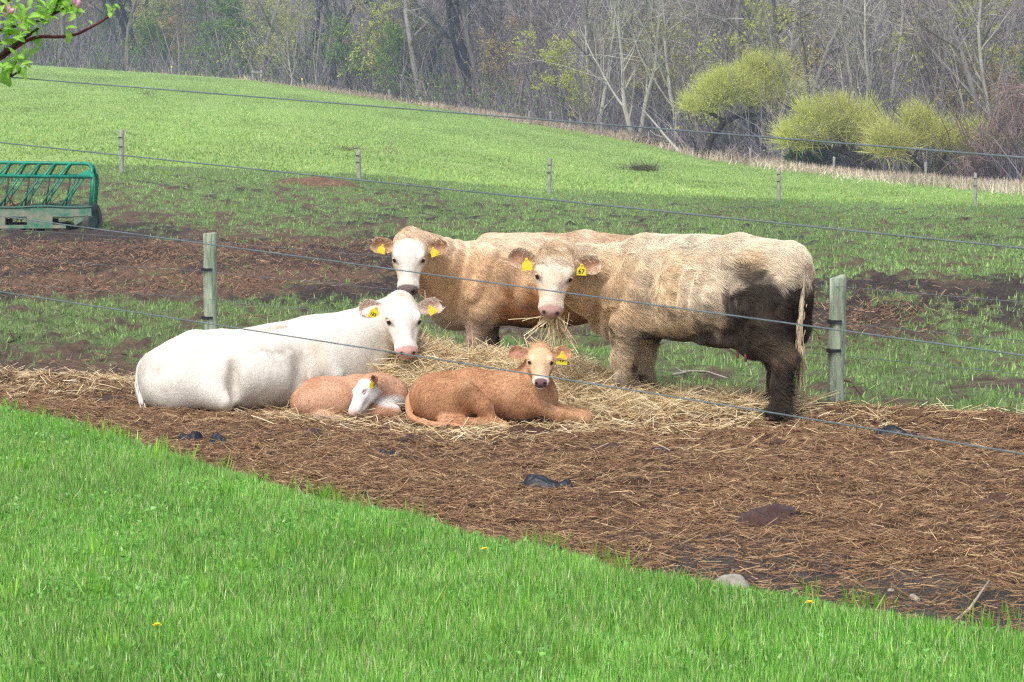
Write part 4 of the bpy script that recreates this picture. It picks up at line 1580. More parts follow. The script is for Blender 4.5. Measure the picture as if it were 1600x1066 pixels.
# near wires crossing the whole view in front of the animals
NEAR = [('top wire of the near fence, crossing the far pasture', [(0, 120), (520, 160), (1000, 200), (1600, 246)]),
        ('second wire of the near fence, crossing just above the cows', [(0, 223), (560, 281), (1000, 327), (1600, 388)]),
        ('third wire of the near fence, crossing the faces of the standing cows', [(0, 338), (320, 380), (860, 456), (1240, 505), (1600, 556)]),
        ('lowest wire of the near fence, crossing the lying cow and the muddy hind leg', [(0, 456), (330, 507), (640, 554), (960, 605), (1240, 652), (1600, 709)])]
for lab, ctl in NEAR:
    cx, cy = np.array([c[0] for c in ctl], float), np.array([c[1] for c in ctl], float)
    co = np.polyfit(cx, cy, 2)
    pts = []
    for px in np.linspace(-900, 2300, 40):
        # straight in plan: inverse distance runs evenly along the picture
        D = 1 / np.interp(px, [-900, 0, 1600, 2300], [1 / 7.6 - (900 / 1600) * (1 / 5.5 - 1 / 7.6), 1 / 7.6, 1 / 5.5, 1 / 5.5 + (700 / 1600) * (1 / 5.5 - 1 / 7.6)])
        pts.append(P(px, np.polyval(co, px), D))
    wire_obj(lab, pts, .0019, 'wires of the near fence')

# row of posts in the pasture
for k, (px, lab) in enumerate(((190, 'leftmost of the five pasture posts, tallest looking, above the hay feeder'), (561, 'pasture post just right of the low brown dung heap'),
                               (858, 'pasture post above the head of the chewing tan cow'), (1217, 'pasture post above the rump of the muddy cow'), (1524, 'rightmost pasture post, by the dry grass at the right edge'))):
    D = fenceD(px)
    i = int(np.argmin(abs(_fp - px)))
    top = [203, 235, 248, 263, 270][i]
    q = P(px, _fy[i], D)
    z0 = g0(q[0], q[1])
    h = P(px, top, D)[2] - z0
    make_post('pasture_post', lab, 'fence post', (q[0], q[1], z0), h, .062, M['old_post'], 'posts across the pasture', (random.Random(k).uniform(-.02, .02), 0), (h * .83, h * .62), 10 + k, 10)
# small posts along the wood
for k, (px, py, hp, lab) in enumerate(((608, 152, 17, 'small pale post at the edge of the dark trunks'), (657, 160, 13, 'short pale post left of the tan scrub below the dark trunk'),
                                       (827, 196, 20, 'first small pale post of the close group on the slope'), (861, 205, 25, 'tallest small pale post of the close group on the slope'),
                                       (891, 206, 18, 'third small pale post of the close group on the slope'), (940, 222, 21, 'small pale post below the pale-trunked trees'),
                                       (1013, 226, 20, 'thin grey post beside the fallen pale branch'), (1173, 238, 24, 'small post under the arching willow'),
                                       (1303, 258, 26, 'small post in tan grass below the middle willow'), (1447, 276, 30, 'small post in tan grass below the right willow'))):
    D = edgeD(px) - 3
    q = P(px, py, D)
    z0 = g0(q[0], q[1])
    make_post('boundary_post', lab, 'fence post', (q[0], q[1], z0 - .1), hp * D / F + .1, .09 if k not in (6,) else .05, M['old_post'], 'posts along the wood', (random.Random(40 + k).uniform(-.04, .04), 0), (), 60 + k, 8)
D = edgeD(402) - 4
q = P(402, 128, D)
t = thing('gate_frame', 'weathered two-post timber frame with a rail at the top of the pasture', 'gate', (q[0], q[1], g0(q[0], q[1])))
for dx in (-.5, .42):
    b = MB()
    b.tube([(dx, 0, -.2), (dx + .02, 0, 1.2)], .1, 8)
    b.build('post', M['old_post'], t)
b = MB()
b.box((-.04, -.11, 1.0), (1.2, .08, .14))
b.build('rail', M['old_post'], t, smooth=False)
for px, py, lab in ((268, 134, 'thin stake with a yellow top near the crest of the pasture'), (472, 150, 'thin brown stake with a yellow top in the tan scrub')):
    D = edgeD(px) - 18
    q = P(px, py, D)
    t = thing('marker_stake', lab, 'stake', (q[0], q[1], g0(q[0], q[1])), 0, 'yellow-topped stakes')
    b = MB()
    b.tube([(0, 0, -.2), (0.02, 0, .95)], .04, 6)
    b.build('stake_shaft', M['old_post'], t)
    b = MB()
    b.tube([(0.02, 0, .9), (.02, 0, 1.15)], .07, 6)
    b.build('stake_cap', M['yellow_petal'], t)

# ------------------------------------------------------------------ hay feeder
FD = 51.5
q = P(60, 372, FD)
fe = thing('hay_feeder', 'green tubular hay feeder wagon with slanted bars and a worn trough on rubber wheels', 'hay feeder', (P(147, 372, FD)[0], FD, g0(q[0], FD)), .10)
K = FD / F                     # metres per photo pixel there
LEN = 4.3


def fx(px):
    return (px - 147) * K


def fz(py):
    return (372 - py) * K


zt, zn, zb = fz(270), fz(290), fz(337)
W2 = .75                       # half-width of the feeder
b = MB()
for yy, zz in ((.22, zt), (-.22, zt)):
    b = MB()
    b.tube([(-LEN, yy, zt + .06), (-.14, yy, zt), (-.06, yy, zt - .02), (-.01, yy * 1.3, zt - .08), (0.0, yy * 2, zt - .2)], .034, 8)
    b.build('top_rail', M['green_paint'], fe)
for yy in (-W2, W2):
    b = MB()
    b.tube([(-LEN, yy, zn + .06), (-.02, yy, zn)], .034, 8)
    b.build('side_rail', M['green_paint'], fe)
    b = MB()
    b.tube([(0.0, .44 * (1 if yy > 0 else -1), zt - .2), (.03, yy * .85, zn + .02), (.03, yy, zn - .12), (-.02, yy, zb)], .04, 8)
    b.build('corner_post', M['green_paint'], fe)
    b = MB()
    b.add(np.array([(-.04, yy * .45, zt - .1), (-.34, yy, zn), (0.02, yy, zn), (-.04, yy * .45 + .02, zt - .12), (-.34, yy + .02, zn - .02), (0.02, yy + .02, zn - .02)]),
          [[0, 1, 4, 3], [1, 2, 5, 4], [2, 0, 3, 5]], [[0, 2, 1], [3, 4, 5]])
    b.build('gusset_plate', M['green_paint'], fe, smooth=False)
# short struts from the side rails up to the top rails; slanted bars down to the trough
strut, bar = None, None
for yy in (-1, 1):
    for k in range(13):
        x0 = -.40 - k * .30
        b = MB()
        b.tube([(x0 - .22, yy * W2, zn + .02), (x0 - .06, yy * .30, zt - .02), (x0, yy * .22, zt)], .024, 6)
        b.build('strut', M['green_paint'], fe)
    for k in range(22):
        x0 = -.20 - k * .20
        b = MB()
        if k % 2 == 0:
            b.tube([(x0, yy * W2, zn), (x0 - .42, yy * (W2 - .1), zb)], .019, 6)
        else:
            b.tube([(x0, yy * W2, zn), (x0 - .12, yy * (W2 - .25), zb)], .016, 6)
        b.build('bar', M['green_paint'] if k % 2 == 0 else M['rusty_bar'], fe)
# trough: near and far panels with real openings, floor, end
zt0, zt1 = fz(367), zb
for yy in (-W2 - .02, W2 + .02):
    b = MB()
    xs = [0.0]
    for c in (-.55, -1.47, -2.39, -3.31):
        xs += [c + .21, c - .21]
    xs.append(-LEN)
    h0, h1 = fz(363), fz(350)
    for a in range(0, len(xs) - 1):
        x1, x0 = xs[a], xs[a + 1]
        if a % 2 == 0:
            xa = np.array([x0, x1])
            if a == 0:
                b.add([(x0, yy, h0 + .001), (x1 - .30, yy, h0), (x1, yy, h1), (x0, yy, h1)], [[0, 1, 2, 3]])
                b.add([(x0, yy + .03, h0 + .001), (x1 - .30, yy + .03, h0), (x1, yy + .03, h1), (x0, yy + .03, h1)], [[3, 2, 1, 0]])
            else:
                b.box(((x0 + x1) / 2, yy, (h0 + h1) / 2), (x1 - x0, .03, h1 - h0 - .002))
    b.box((-LEN / 2, yy, (h1 + zt1) / 2), (LEN, .03, zt1 - h1))
    b.box((-LEN / 2 - .25, yy, h0 - .035), (LEN - .5, .03, .07))
    b.build('trough_panel', M['worn_panel'], fe, smooth=False)
    b = MB()
    wv = np.linspace(-LEN, .02, 40)
    b.tube(np.stack([wv, 0 * wv + yy * 1.01, zt1 + .02 + .012 * np.sin(wv * 5)], 1), .026, 6)
    b.build('trough_lip', M['rusty_bar'], fe)
b = MB()
b.box((-LEN / 2, 0, fz(352)), (LEN, 2 * W2, .03))
b.box((-.02, 0, (fz(352) + zt1) / 2), (.03, 2 * W2, zt1 - fz(352)))
b.build('trough_floor', M['worn_panel'], fe, smooth=False)
rng = np.random.default_rng(77)
n = 900
rt = np.stack([rng.uniform(-LEN, -.9, n), rng.uniform(-.8, .8, n), fz(348) + rng.uniform(0, .22, n) * rng.random(n)], 1)
dd = norm(rng.normal(size=(n, 3)) * [1, 1, .35])
V, fc, cc = ribbons(rt, dd, norm(np.cross(dd, rand_unit(rng, n))), rng.uniform(.15, .4, n), .02, rng.normal(size=(n, 3)) * .05, 2, False, pick(rng, n, [S(150, 108, 84), S(120, 92, 74), S(176, 138, 104)]))
tag(link('loose_hay', mesh_np('loose_hay', V, fc, cc), M['straw']), 'brown old hay lying in the trough of the green feeder', 'hay', kind='stuff').location = fe.location
for yy in (-W2 + .20,):
    for xx in (-.06,):
        w = thing('wheel', None, None)
        w.parent = fe
        w.location = (xx + .02, yy + .1, fz(356))
        b = MB()
        a = np.linspace(0, 2 * math.pi, 25)[:-1]
        prof = [(.20, -.10), (.30, -.12), (.345, -.09), (.345, -.045), (.33, -.04), (.345, -.03), (.345, .03), (.33, .04), (.345, .045), (.345, .09), (.30, .12), (.20, .10)]
        Gq = np.array([[(r * math.cos(t_), yv, r * math.sin(t_)) for t_ in a] for r, yv in prof])
        b.grid(Gq, (1, 1, 1), True)
        b.build('tyre', M['rubber'], w)
        b = MB()
        Gq = np.array([[(r * math.cos(t_), yv, r * math.sin(t_)) for t_ in a] for r, yv in ((.01, -.02), (.15, -.03), (.20, -.09), (.20, .09), (.15, .03), (.01, .02))])
        b.grid(Gq, (1, 1, 1), True)
        b.build('rim', M['rusty_bar'], w)
        w.rotation_euler = (0, 0, R(70))

# ------------------------------------------------------------------ things on the ground


def lump(name, label, cat, px, py, w, dpt, h, mat, seed, cola, colb, group=None, rough=.35, rings=14, seg=22, sink=.02, folds=0.0, y_on=None):
    """An uneven heap resting on the ground at the pixel."""
    q = on_ground(px, py)
    rr = np.linspace(0, 1, rings)[:, None]
    a = (np.arange(seg) * 2 * math.pi / seg)[None, :]
    ex = 1 + rough * (noise2(np.cos(a) * 1.5 + seed, np.sin(a) * 1.5, seed) - .5) * 2
    x = rr * np.cos(a) * w / 2 * ex
    y = rr * np.sin(a) * dpt / 2 * ex
    nn = fbm2(x / w * 5 + seed * 3, y / w * 5, seed, 4)
    z = h * (1 - rr ** 2) ** .7 * ((.35 + 1.3 * nn) if name != 'stone' else (.85 + .25 * nn))
    if folds:
        z = z + folds * h * np.sin(x / w * 26 + 5 * noise2(x / w * 4, y / w * 4, seed + 3)) * (1 - rr ** 3)
    gg = g(x + q[0], y + q[1]) - q[2]
    zz = np.maximum(z, 0) + gg - sink * rr ** 4 - .01
    n2 = fbm2(x / w * 7, y / w * 7, seed + 9)[..., None]
    c = cola * (1 - n2) + colb * n2
    b = MB()
    b.grid(np.stack([x, y, zz], -1), c, True)
    o = b.build(name, mat, None, loc=tuple(q))
    return tag(o, label, cat, group)


DG = 'dung heaps on the bedding'
lump('dung_heap', 'dark wet dung heap right below the lying brown calf', 'dung', 826, 683, .40, .34, .08, M['dung'], 3, S(52, 34, 28), S(96, 64, 44), DG)
lump('dung_heap', 'flat dark dung pat right of the calf below the hay', 'dung', 945, 704, .34, .26, .05, M['dung'], 5, S(60, 42, 36), S(98, 70, 56), DG)
lump('dung_heap', 'purple-brown dung heap in the middle of the bedding on the right', 'dung', 1196, 812, .42, .40, .075, M['dung'], 7, S(66, 44, 40), S(98, 68, 58), DG)
lump('dung_heap', 'dung heap on the bedding near the right edge', 'dung', 1555, 788, .28, .28, .055, M['dung'], 8, S(62, 40, 32), S(110, 76, 54), DG)
lump('dung_heap', 'small dung heap just below the muddy hind hoof', 'dung', 1216, 697, .20, .16, .05, M['dung'], 9, S(64, 44, 36), S(110, 80, 60), DG)
lump('dung_heap', 'dark dung pat left of the white cow beside the lawn', 'dung', 172, 634, .34, .3, .06, M['dung'], 12, S(50, 36, 30), S(88, 64, 50), DG)
lump('dung_heap', 'small dark dung pat below the sleeping calf', 'dung', 492, 686, .22, .18, .045, M['dung'], 13, S(56, 42, 42), S(88, 68, 62), DG)
lump('dung_heap', 'low dung pat below the hay heap left of the crumpled plastic', 'dung', 640, 668 + 30, .26, .2, .045, M['dung'], 14, S(64, 46, 40), S(100, 74, 60), DG)
lump('dung_heap', 'dark dung pat below the white cow, left of its belly', 'dung', 330, 664, .2, .18, .04, M['dung'], 16, S(50, 36, 32), S(84, 60, 48), DG)


def crumpled(name, label, px, py, w, h, seed, group='scraps of dark plastic'):
    q = on_ground(px, py)
    n, m = 26, 44
    u = np.linspace(-1, 1, m)[None, :]
    v = np.linspace(-1, 1, n)[:, None]
    out = 1 + .35 * (noise2(np.arctan2(v, u) * 1.3 + seed, 0 * u + v * 0, seed) - .5)
    x = u * w / 2 * out + 0 * v
    y = v * w * .28 * out + 0 * u
    r = np.clip(1 - np.sqrt(u ** 2 * .8 + v ** 2 * .8), 0, 1)
    bow = .5 + .5 * np.sin(2 * np.pi * (u * 1.1 + v * 1.7 + 1.8 * noise2(u * 1.4 + seed, v * 1.4, seed)) * 1.3) if True else np.abs(((u * 2.6 + v * 1.9 + 1.6 * noise2(u * 1.4 + seed, v * 1.4, seed)) % 1.0) - .5) * 2
    bow2 = np.abs(((u * .8 - v * 3.8 + noise2(u * 2 + 7, v * 2, seed + 1)) % 1.0) - .5) * 2
    z = h * (r ** .6) * (.45 + .4 * np.sin(u * 3 + seed)) + h * .5 * bow * np.minimum(r * 4, 1) + h * .10 * bow2 ** 2 * np.minimum(r * 4, 1)
    gg = g(x + q[0], y + q[1]) - q[2]
    b = MB()
    b.grid(np.stack([x, y, z + gg + .004 - .02 * (r < .02)], -1))
    return tag(b.build(name, M['black_plastic'], None, loc=tuple(q)), label, 'plastic scrap', group)


crumpled('plastic_scrap', 'crumpled scrap of black plastic lying alone on the bedding in front', 857, 766, .30, .08, 4)
crumpled('plastic_scrap', 'crumpled blue-black plastic half buried right of the timber post', 1400, 688, .28, .065, 9)
crumpled('plastic_scrap', 'small dark scrap on the bedding near the lawn edge, left one of a pair', 298, 690, .15, .07, 12)
crumpled('plastic_scrap', 'small dark scrap on the bedding near the lawn edge, right one of a pair', 342, 693, .12, .06, 15)
crumpled('plastic_scrap', 'small dark scrap below the rump of the brown calf', 606, 720, .11, .05, 17)
crumpled('plastic_scrap', 'thin dark scrap below the hay at the right of the dung pat', 1036, 713, .14, .03, 19)

for px, py, w, h, sd, lab in ((1140, 915, .20, .085, 21, 'pale rounded stone lying at the lawn edge'), (1428, 937, .075, .03, 22, 'small white stone in the grey soil by the lawn'),
                              (1062, 912, .055, .025, 23, 'small white stone at the lawn edge left of the pale rounded stone'), (1391, 928, .06, .02, 25, 'tiny pale stone left of the small white stone')):
    lump('stone', lab, 'stone', px, py, w, w * .8, h, M['stone'], sd, S(180, 175, 160), S(200, 195, 180), 'stones along the lawn edge', .15, 10, 16)
rng = np.random.default_rng(8)


def twig(label, pxs, r, colr, zs, side=None, group=None, name='stick'):
    b = MB()
    pts = []
    for (px, py), zz in zip(pxs, zs):
        q = on_ground(px, py)
        q[2] += zz
        pts.append(q)
    pts = np.array(pts)
    b.tube(pts, np.linspace(r, r * .55, len(pts)), 7, colr)
    for s_ in (side or []):
        s0 = pts[s_[0]]
        b.tube([s0, s0 + np.array(s_[1]) * .5 + rng.normal(size=3) * .01, s0 + np.array(s_[1])], [r * .6, r * .45, r * .3], 5, colr)
    return tag(b.build(name, M['bark'], None), label, 'stick', group)


twig('pale bare stick poking up from the lawn edge near the right corner', [(1485, 975), (1515, 958), (1545, 935)], .009, S(196, 178, 152), (-.01, .02, .05))
twig('long pale crooked stick lying on the grass under the muddy cow', [(1052, 592), (1078, 588), (1104, 588), (1136, 596)], .014, S(172, 160, 148), (.03, .05, .04, .03), [(1, (-.12, .05, .03))])
twig('short dark stick on the green patch left of the white cow', [(14, 546), (24, 541), (37, 533)], .012, S(70, 58, 52), (.01, .03, .05), [(1, (-.08, .1, .09))])
twig('thin forked stick on the grass beside the right timber post', [(1318, 607), (1332, 614), (1346, 622)], .010, S(110, 92, 76), (.03, .03, .01))
# far low heaps in the pasture
q = on_ground(495, 291)
b = MB()
n, m = 12, 40
u, v = np.linspace(-1, 1, m)[None, :], np.linspace(-1, 1, n)[:, None]
hx, hy = u * 1.35 + 0 * v, v * 1.0 + 0 * u
hz = .26 * np.clip(1 - u ** 2, 0, 1) ** .7 * np.clip(1 - v ** 2, 0, 1) ** .6 * (.4 + 1.1 * fbm2(hx * 2.2, hy * 2.2, 5))
cc = (S(98, 72, 56)[None, None] * (1 - fbm2(hx * 4, hy * 4, 8)[..., None]) + S(158, 124, 96)[None, None] * fbm2(hx * 4, hy * 4, 8)[..., None])
b.grid(np.stack([hx, hy, hz + g0(hx + q[0], hy + q[1]) - q[2] - .03], -1), cc)
tag(b.build('dung_mound', M['earth'], None, loc=tuple(q)), 'long low brown dung mound in front of the second pasture post', 'dung mound')


def brush_heap(label, px, py, w, h, n, cols, seed, name='brush_heap', up=.4):
    q = on_ground(px, py)
    rng = np.random.default_rng(seed)
    r = np.stack([rng.normal(size=n) * w * .25, rng.normal(size=n) * w * .15, rng.random(n) * h * .4], 1)
    d = norm(rng.normal(size=(n, 3)) * [1, .8, .3] + [0, 0, up])
    V, fc, cc = ribbons(r, d, norm(np.cross(d, rand_unit(rng, n))), rng.uniform(.3, 1, n) * h * 1.2, w * .012, rng.normal(size=(n, 3)) * h * .2, 3, True, pick(rng, n, cols))
    return tag(link(name, mesh_np(name, V, fc, cc), M['bark'], None, tuple(q)), label, 'brush', None)


brush_heap('tangled heap of cut twigs lying on the pasture', 1003, 268, 1.7, .55, 420, [S(98, 88, 76), S(122, 108, 92), S(96, 104, 70)], 3)
brush_heap('small dark snag of roots in the pasture near the crest', 232, 156, 1.0, .9, 60, [S(80, 78, 62), S(100, 98, 76)], 4, up=.9)
brush_heap('tuft of dry stalks left of the second pasture post', 607, 243, 1.0, .6, 60, [S(150, 134, 112), S(176, 160, 134)], 6, 'dry_tuft', .8)
brush_heap('dark dry stalks above the brown dung mound in the pasture', 546, 236, 1.6, .35, 120, [S(128, 116, 98), S(150, 138, 116)], 7, 'dry_tuft', .3)

# rain water lying in the trampled mud
for k, (px, py, w) in enumerate(((150, 413, 2.2), (40, 436, 2.4), (300, 402, 1.6), (20, 412, 1.5))):
    q = on_ground(px, py)
    a = np.arange(28) * 2 * math.pi / 28
    rr = w * .5 * (.7 + .6 * noise2(np.cos(a) * 1.4 + k * 5, np.sin(a) * 1.4, 17))
    zc = g0(q[0], q[1]) + .012 - q[2]
    V = np.concatenate([[[0, 0, zc]], np.stack([rr * np.cos(a), rr * np.sin(a) * 1.9, 0 * a + zc], 1)])
    T = np.array([[0, 1 + i, 1 + (i + 1) % 28] for i in range(28)])
    tag(link('puddle_water', mesh_np('puddle_water', V, [T]), M['puddle'], None, tuple(q)), 'shallow puddle of rain water in the mud', kind='structure')
# ------------------------------------------------------------------ straw, hay and grass
def scatter_fan(rng, n, y0, y1, u0=-.27, u1=.27, power=2.0):
    """Random ground points, evenly dense on the ground between distances y0 and y1."""
    y = np.sqrt(rng.uniform(y0 ** power, y1 ** power, n)) if power == 2 else rng.uniform(y0 ** power, y1 ** power, n) ** (1 / power)
    x = y * rng.uniform(u0, u1, n)
    return x, y


rng = np.random.default_rng(101)


def straw_layer(name, x, y, cols, w, L, W, label, zoff=0.0, tilt=.18, kind='stuff', seed=1, light=0.0):
    rng = np.random.default_rng(seed)
    n = len(x)
    z = g(x, y) + rng.random(n) * zoff
    e = .04
    sx, sy = (g(x + e, y) - g(x - e, y)) / (2 * e), (g(x, y + e) - g(x, y - e)) / (2 * e)
    a = rng.uniform(0, 2 * math.pi, n) + 0.0
    d = np.stack([np.cos(a), np.sin(a) * .8, 0 * a], 1)
    d[:, 2] = sx * d[:, 0] + sy * d[:, 1] + tilt * np.abs(rng.normal(size=n)) + .03
    d = norm(d)
    sd = norm(np.cross(d, norm(np.stack([rng.normal(size=n) * .7, -.5 + rng.normal(size=n) * .7, np.ones(n)], 1))))
    ll = rng.uniform(L[0], L[1], n) * rng.uniform(.5, 1, n)
    seg = 1 if name == 'trampled_straw' else 2
    bd = np.stack([rng.normal(size=n) * .22, rng.normal(size=n) * .22, -np.abs(rng.normal(size=n)) * .16], 1) * ll[:, None]
    bd[:, 2] -= d[:, 2] * ll * .6
    c = pick(rng, n, cols, w, .16)
    V, fc, cc = ribbons(np.stack([x, y, z + .004], 1), d, sd, ll, rng.uniform(W[0], W[1], n), bd, seg, False, c)
    o = link(name, mesh_np(name, V, fc, cc, smooth=False), M['straw'])
    return tag(o, label, 'straw', kind=kind)


BR = [S(88, 62, 46), S(126, 92, 64), S(154, 118, 84), S(184, 150, 108), S(210, 182, 138)]
x, y = scatter_fan(rng, 420000, 10.5, 21.6, -.245, .245)
px, py = proj(np.stack([x, y, 0 * x], -1))
dens = bed_amt(x, y) * (lawn_s(x, y) < .03) * (.42 + .58 * sstep(.38, .56, fbm2(x * 1.5, y * 1.5, 201, 3)))
gs = sstep(1.4, .3, np.abs(lawn_s(x, y) + .4)) * sstep(850, 1150, px)
dens = dens * (1 - .7 * gs)
k = rng.random(len(x)) < dens
straw_layer('trampled_straw', x[k], y[k], BR, [.32, .32, .20, .11, .05], (.035, .15), (.0022, .0045), 'brown trampled straw mixed with dung covering the bedding in front', .012, .15, seed=5)
# paler straw: strip at the left, apron right of the hay heap
x, y = scatter_fan(rng, 60000, 16.4, 22)
px, py = proj(np.stack([x, y, g0(x, y)], -1))
left = sstep(585, 596, py) * sstep(640, 606, py) * sstep(260, 200, px)
near = np.exp(-((py - np.interp(px, [400, 640, 700, 900, 1100, 1240, 1330, 1600], [652, 672, 688, 672, 672, 652, 664, 664])) / 12) ** 2) * sstep(330, 470, px) * np.interp(px, [1150, 1240, 1600], [1, .5, .3])
tn = .5 * np.exp(-(((px - 1400) / 170) ** 2 + ((py - 752) / 22) ** 2)) + .3 * np.exp(-(((px - 1130) / 130) ** 2 + ((py - 770) / 60) ** 2))
dens = np.clip(left + near + tn, 0, 1) * (.4 + .6 * fbm2(x * 2, y * 2, 205))
k = (rng.random(len(x)) < dens) & (lawn_s(x, y) < -.02)
HAYC = [S(234, 216, 174), S(216, 192, 146), S(190, 160, 114), S(152, 122, 84), S(246, 236, 206)]
straw_layer('pale_straw', x[k], y[k], HAYC, [.2, .33, .26, .16, .05], (.08, .26), (.003, .0055), 'pale straw strewn in a strip along the bedding edge', .03, .22, seed=6)

# hay heap: rounded bed of packed hay with loose stalks over it
X, Yg = fan(18.0, 21.2, 1.0035, 150, .13)
x, y = X.ravel(), Yg.ravel()
hh = hay_h(x, y)
Gq = np.stack([x, y, g(x, y) + .01], -1)
nr, nc = X.shape
i = np.arange(nr - 1)[:, None] * nc
j = np.arange(nc - 1)[None, :]
Q = np.stack([i + j, i + j + 1, i + nc + j + 1, i + nc + j], -1).reshape(-1, 4)
n1 = fbm2(x * 9, y * 9, 207)[:, None]
hay = thing('hay_heap', 'heap of loose golden hay between the cows and the calves', 'hay', (0, 0, 0))
link('hay_bed', mesh_np('hay_bed', Gq, [Q[(hh[Q] > .015).all(1)]], S(120, 92, 54) * (1 - n1) + S(196, 160, 104) * n1), M['earth'], hay)
n = 130000
y = rng.uniform(18.0, 21.2, n)
x = y * rng.uniform(-.075, .13, n)
hh = hay_h(x, y)
k = rng.random(n) < sstep(.0, .10, hh)
x, y = x[k], y[k]
o = straw_layer('hay_stalks', x, y, HAYC, [.22, .33, .24, .14, .07], (.10, .36), (.003, .0052), None, .05, .28, seed=7)
o.parent = hay
for kk in ('label', 'category'):
    if kk in o:
        del o[kk]
# upright unruly stalks on top
n = 900
y = rng.uniform(18.6, 20.8, n)
x = y * rng.uniform(-.05, .09, n)
k = hay_h(x, y) > .12
x, y = x[k], y[k]
n = len(x)
d = norm(rng.normal(size=(n, 3)) * [1, .6, .5] + [0, 0, .55])
V, fc, cc = ribbons(np.stack([x, y, g(x, y)], 1), d, norm(np.cross(d, rand_unit(rng, n))), rng.uniform(.12, .36, n), .0055, np.stack([rng.normal(size=n) * .08, rng.normal(size=n) * .05, -np.abs(rng.normal(size=n)) * .08], 1), 3, False, pick(rng, n, HAYC))
tag(link('loose_stalks', mesh_np('loose_stalks', V, fc, cc, smooth=False), M['straw'], hay), kind='stuff')


def wisp(label, beast, hp, n, Lr, spread, seed, down=1.0):
    rng = np.random.default_rng(seed)
    m = beast.hl(hp) * beast.sc @ beast.Rw.T + beast.loc
    r = m + rng.normal(size=(n, 3)) * [.035, .016, .012]
    d = norm(np.stack([rng.normal(size=n) * spread, rng.normal(size=n) * .35 - .25, -down * np.abs(rng.normal(size=n) * .5 + .8)], 1))
    L = rng.uniform(*Lr, n)
    r = r - d * (L * .25)[:, None] * rng.random((n, 1))
    V, fc, cc = ribbons(r, d, norm(np.cross(d, rand_unit(rng, n))), L, .0048, np.stack([rng.normal(size=n) * .16, rng.normal(size=n) * .08, -np.abs(rng.normal(size=n)) * .12], 1), 4, False, pick(rng, n, HAYC, [.3, .3, .2, .1, .1]))
    return tag(link('hay_wisp', mesh_np('hay_wisp', V - m, fc, cc, smooth=False), M['straw'], None, tuple(m)), label, 'hay', 'wisps of hay hanging from mouths')


wisp('thick wisp of hay hanging from the mouth of the tan cow in front', A, (.47, .02, -.095), 120, (.08, .34), .6, 3)
wisp('few hay stalks hanging from the mouth of the grey-muzzled cow', B, (.49, .05, -.07), 7, (.12, .26), .5, 4)

# ---- straw litter further back in the mud
x, y = scatter_fan(rng, 230000, 21.5, 58)
px, py = proj(np.stack([x, y, g0(x, y)], -1))
lf = sstep(372, 392, py) * sstep(478, 455, py) * sstep(700, 560, px) * (.25 + .75 * sstep(.40, .55, fbm2(x * .55, y * .35, 211)))
rt = np.exp(-((py - 500) / 32) ** 2) * sstep(1200, 1260, px) * sstep(1560, 1380, px)
lo = sstep(556, 570, py) * .25 * sstep(420, 300, px)
k = (rng.random(len(x)) < np.clip(lf + rt + lo, 0, 1)) & (green_mask(x, y) < .6)
straw_layer('muddy_litter', x[k], y[k], [S(104, 78, 62), S(136, 102, 78), S(176, 142, 110), S(74, 56, 48)], [.3, .36, .18, .16], (.05, .18), (.005, .010), 'red-brown litter trampled into the mud behind the cows', .02, .25, seed=8)

# ---- grass
def blades(name, x, y, z, cols, w, L, W, label, lean=.35, seed=1, mat='grass_blade', nseg=2, lmul=None, face=False):
    rng = np.random.default_rng(seed)
    n = len(x)
    a = rng.uniform(0, 2 * math.pi, n)
    le = np.abs(rng.normal(size=n)) * lean
    d = norm(np.stack([np.cos(a) * le, np.sin(a) * le, np.ones(n)], 1))
    ll = rng.uniform(L[0], L[1], n)
    if lmul is not None:
        ll = ll * lmul
    bd = np.stack([np.cos(a) * le, np.sin(a) * le, -le * .7], 1) * (ll * rng.uniform(.1, .9, n))[:, None]
    b = rng.uniform(0, 2 * math.pi, n) if not face else rng.normal(size=n) * .7
    sd = norm(np.stack([np.cos(b), np.sin(b), 0 * b], 1))
    c = pick(rng, n, cols, w, .26 if 'lawn' in name else .16)
    c = c * (.62 + .76 * fbm2(x * 1.3 * (18 / np.maximum(y, 18)) ** .7, y * .8 * (18 / np.maximum(y, 18)) ** .7, seed + 60, 4))[:, None]
    V, fc, cc = ribbons(np.stack([x, y, z], 1), d, sd, ll, rng.uniform(W[0], W[1], n), bd, nseg, True, c)
    o = link(name, mesh_np(name, V, fc, cc, smooth=False), M[mat])
    return tag(o, label, 'grass', kind='stuff')


LAWN = [S(140, 200, 82), S(116, 182, 70), S(164, 212, 102), S(190, 222, 128), S(84, 148, 54), S(228, 234, 188)]  # near-white last colour paints sparkles of sheen onto a few blades
x, y = scatter_fan(rng, 640000, 9.0, 21.0, -.235, .235)
s = lawn_s(x, y)
px, py = proj(np.stack([x, y, 0 * x], -1))
k = (s > -.02) & (py < 1130) & (rng.random(len(x)) < (.30 + .7 * sstep(0, .25, s)))
x, y, s, px, py = x[k], y[k], s[k], px[k], py[k]
k = rng.permutation(len(x))[:290000]
x, y, s, px, py = x[k], y[k], s[k], px[k], py[k]
tuft = fbm2(x * 2.6, y * 2.6, 221, 3)
lm = (.62 + .75 * tuft) * (.55 + .45 * sstep(0, .5, s)) * np.interp(px, [0, 500, 900], [.8, .9, 1.0])
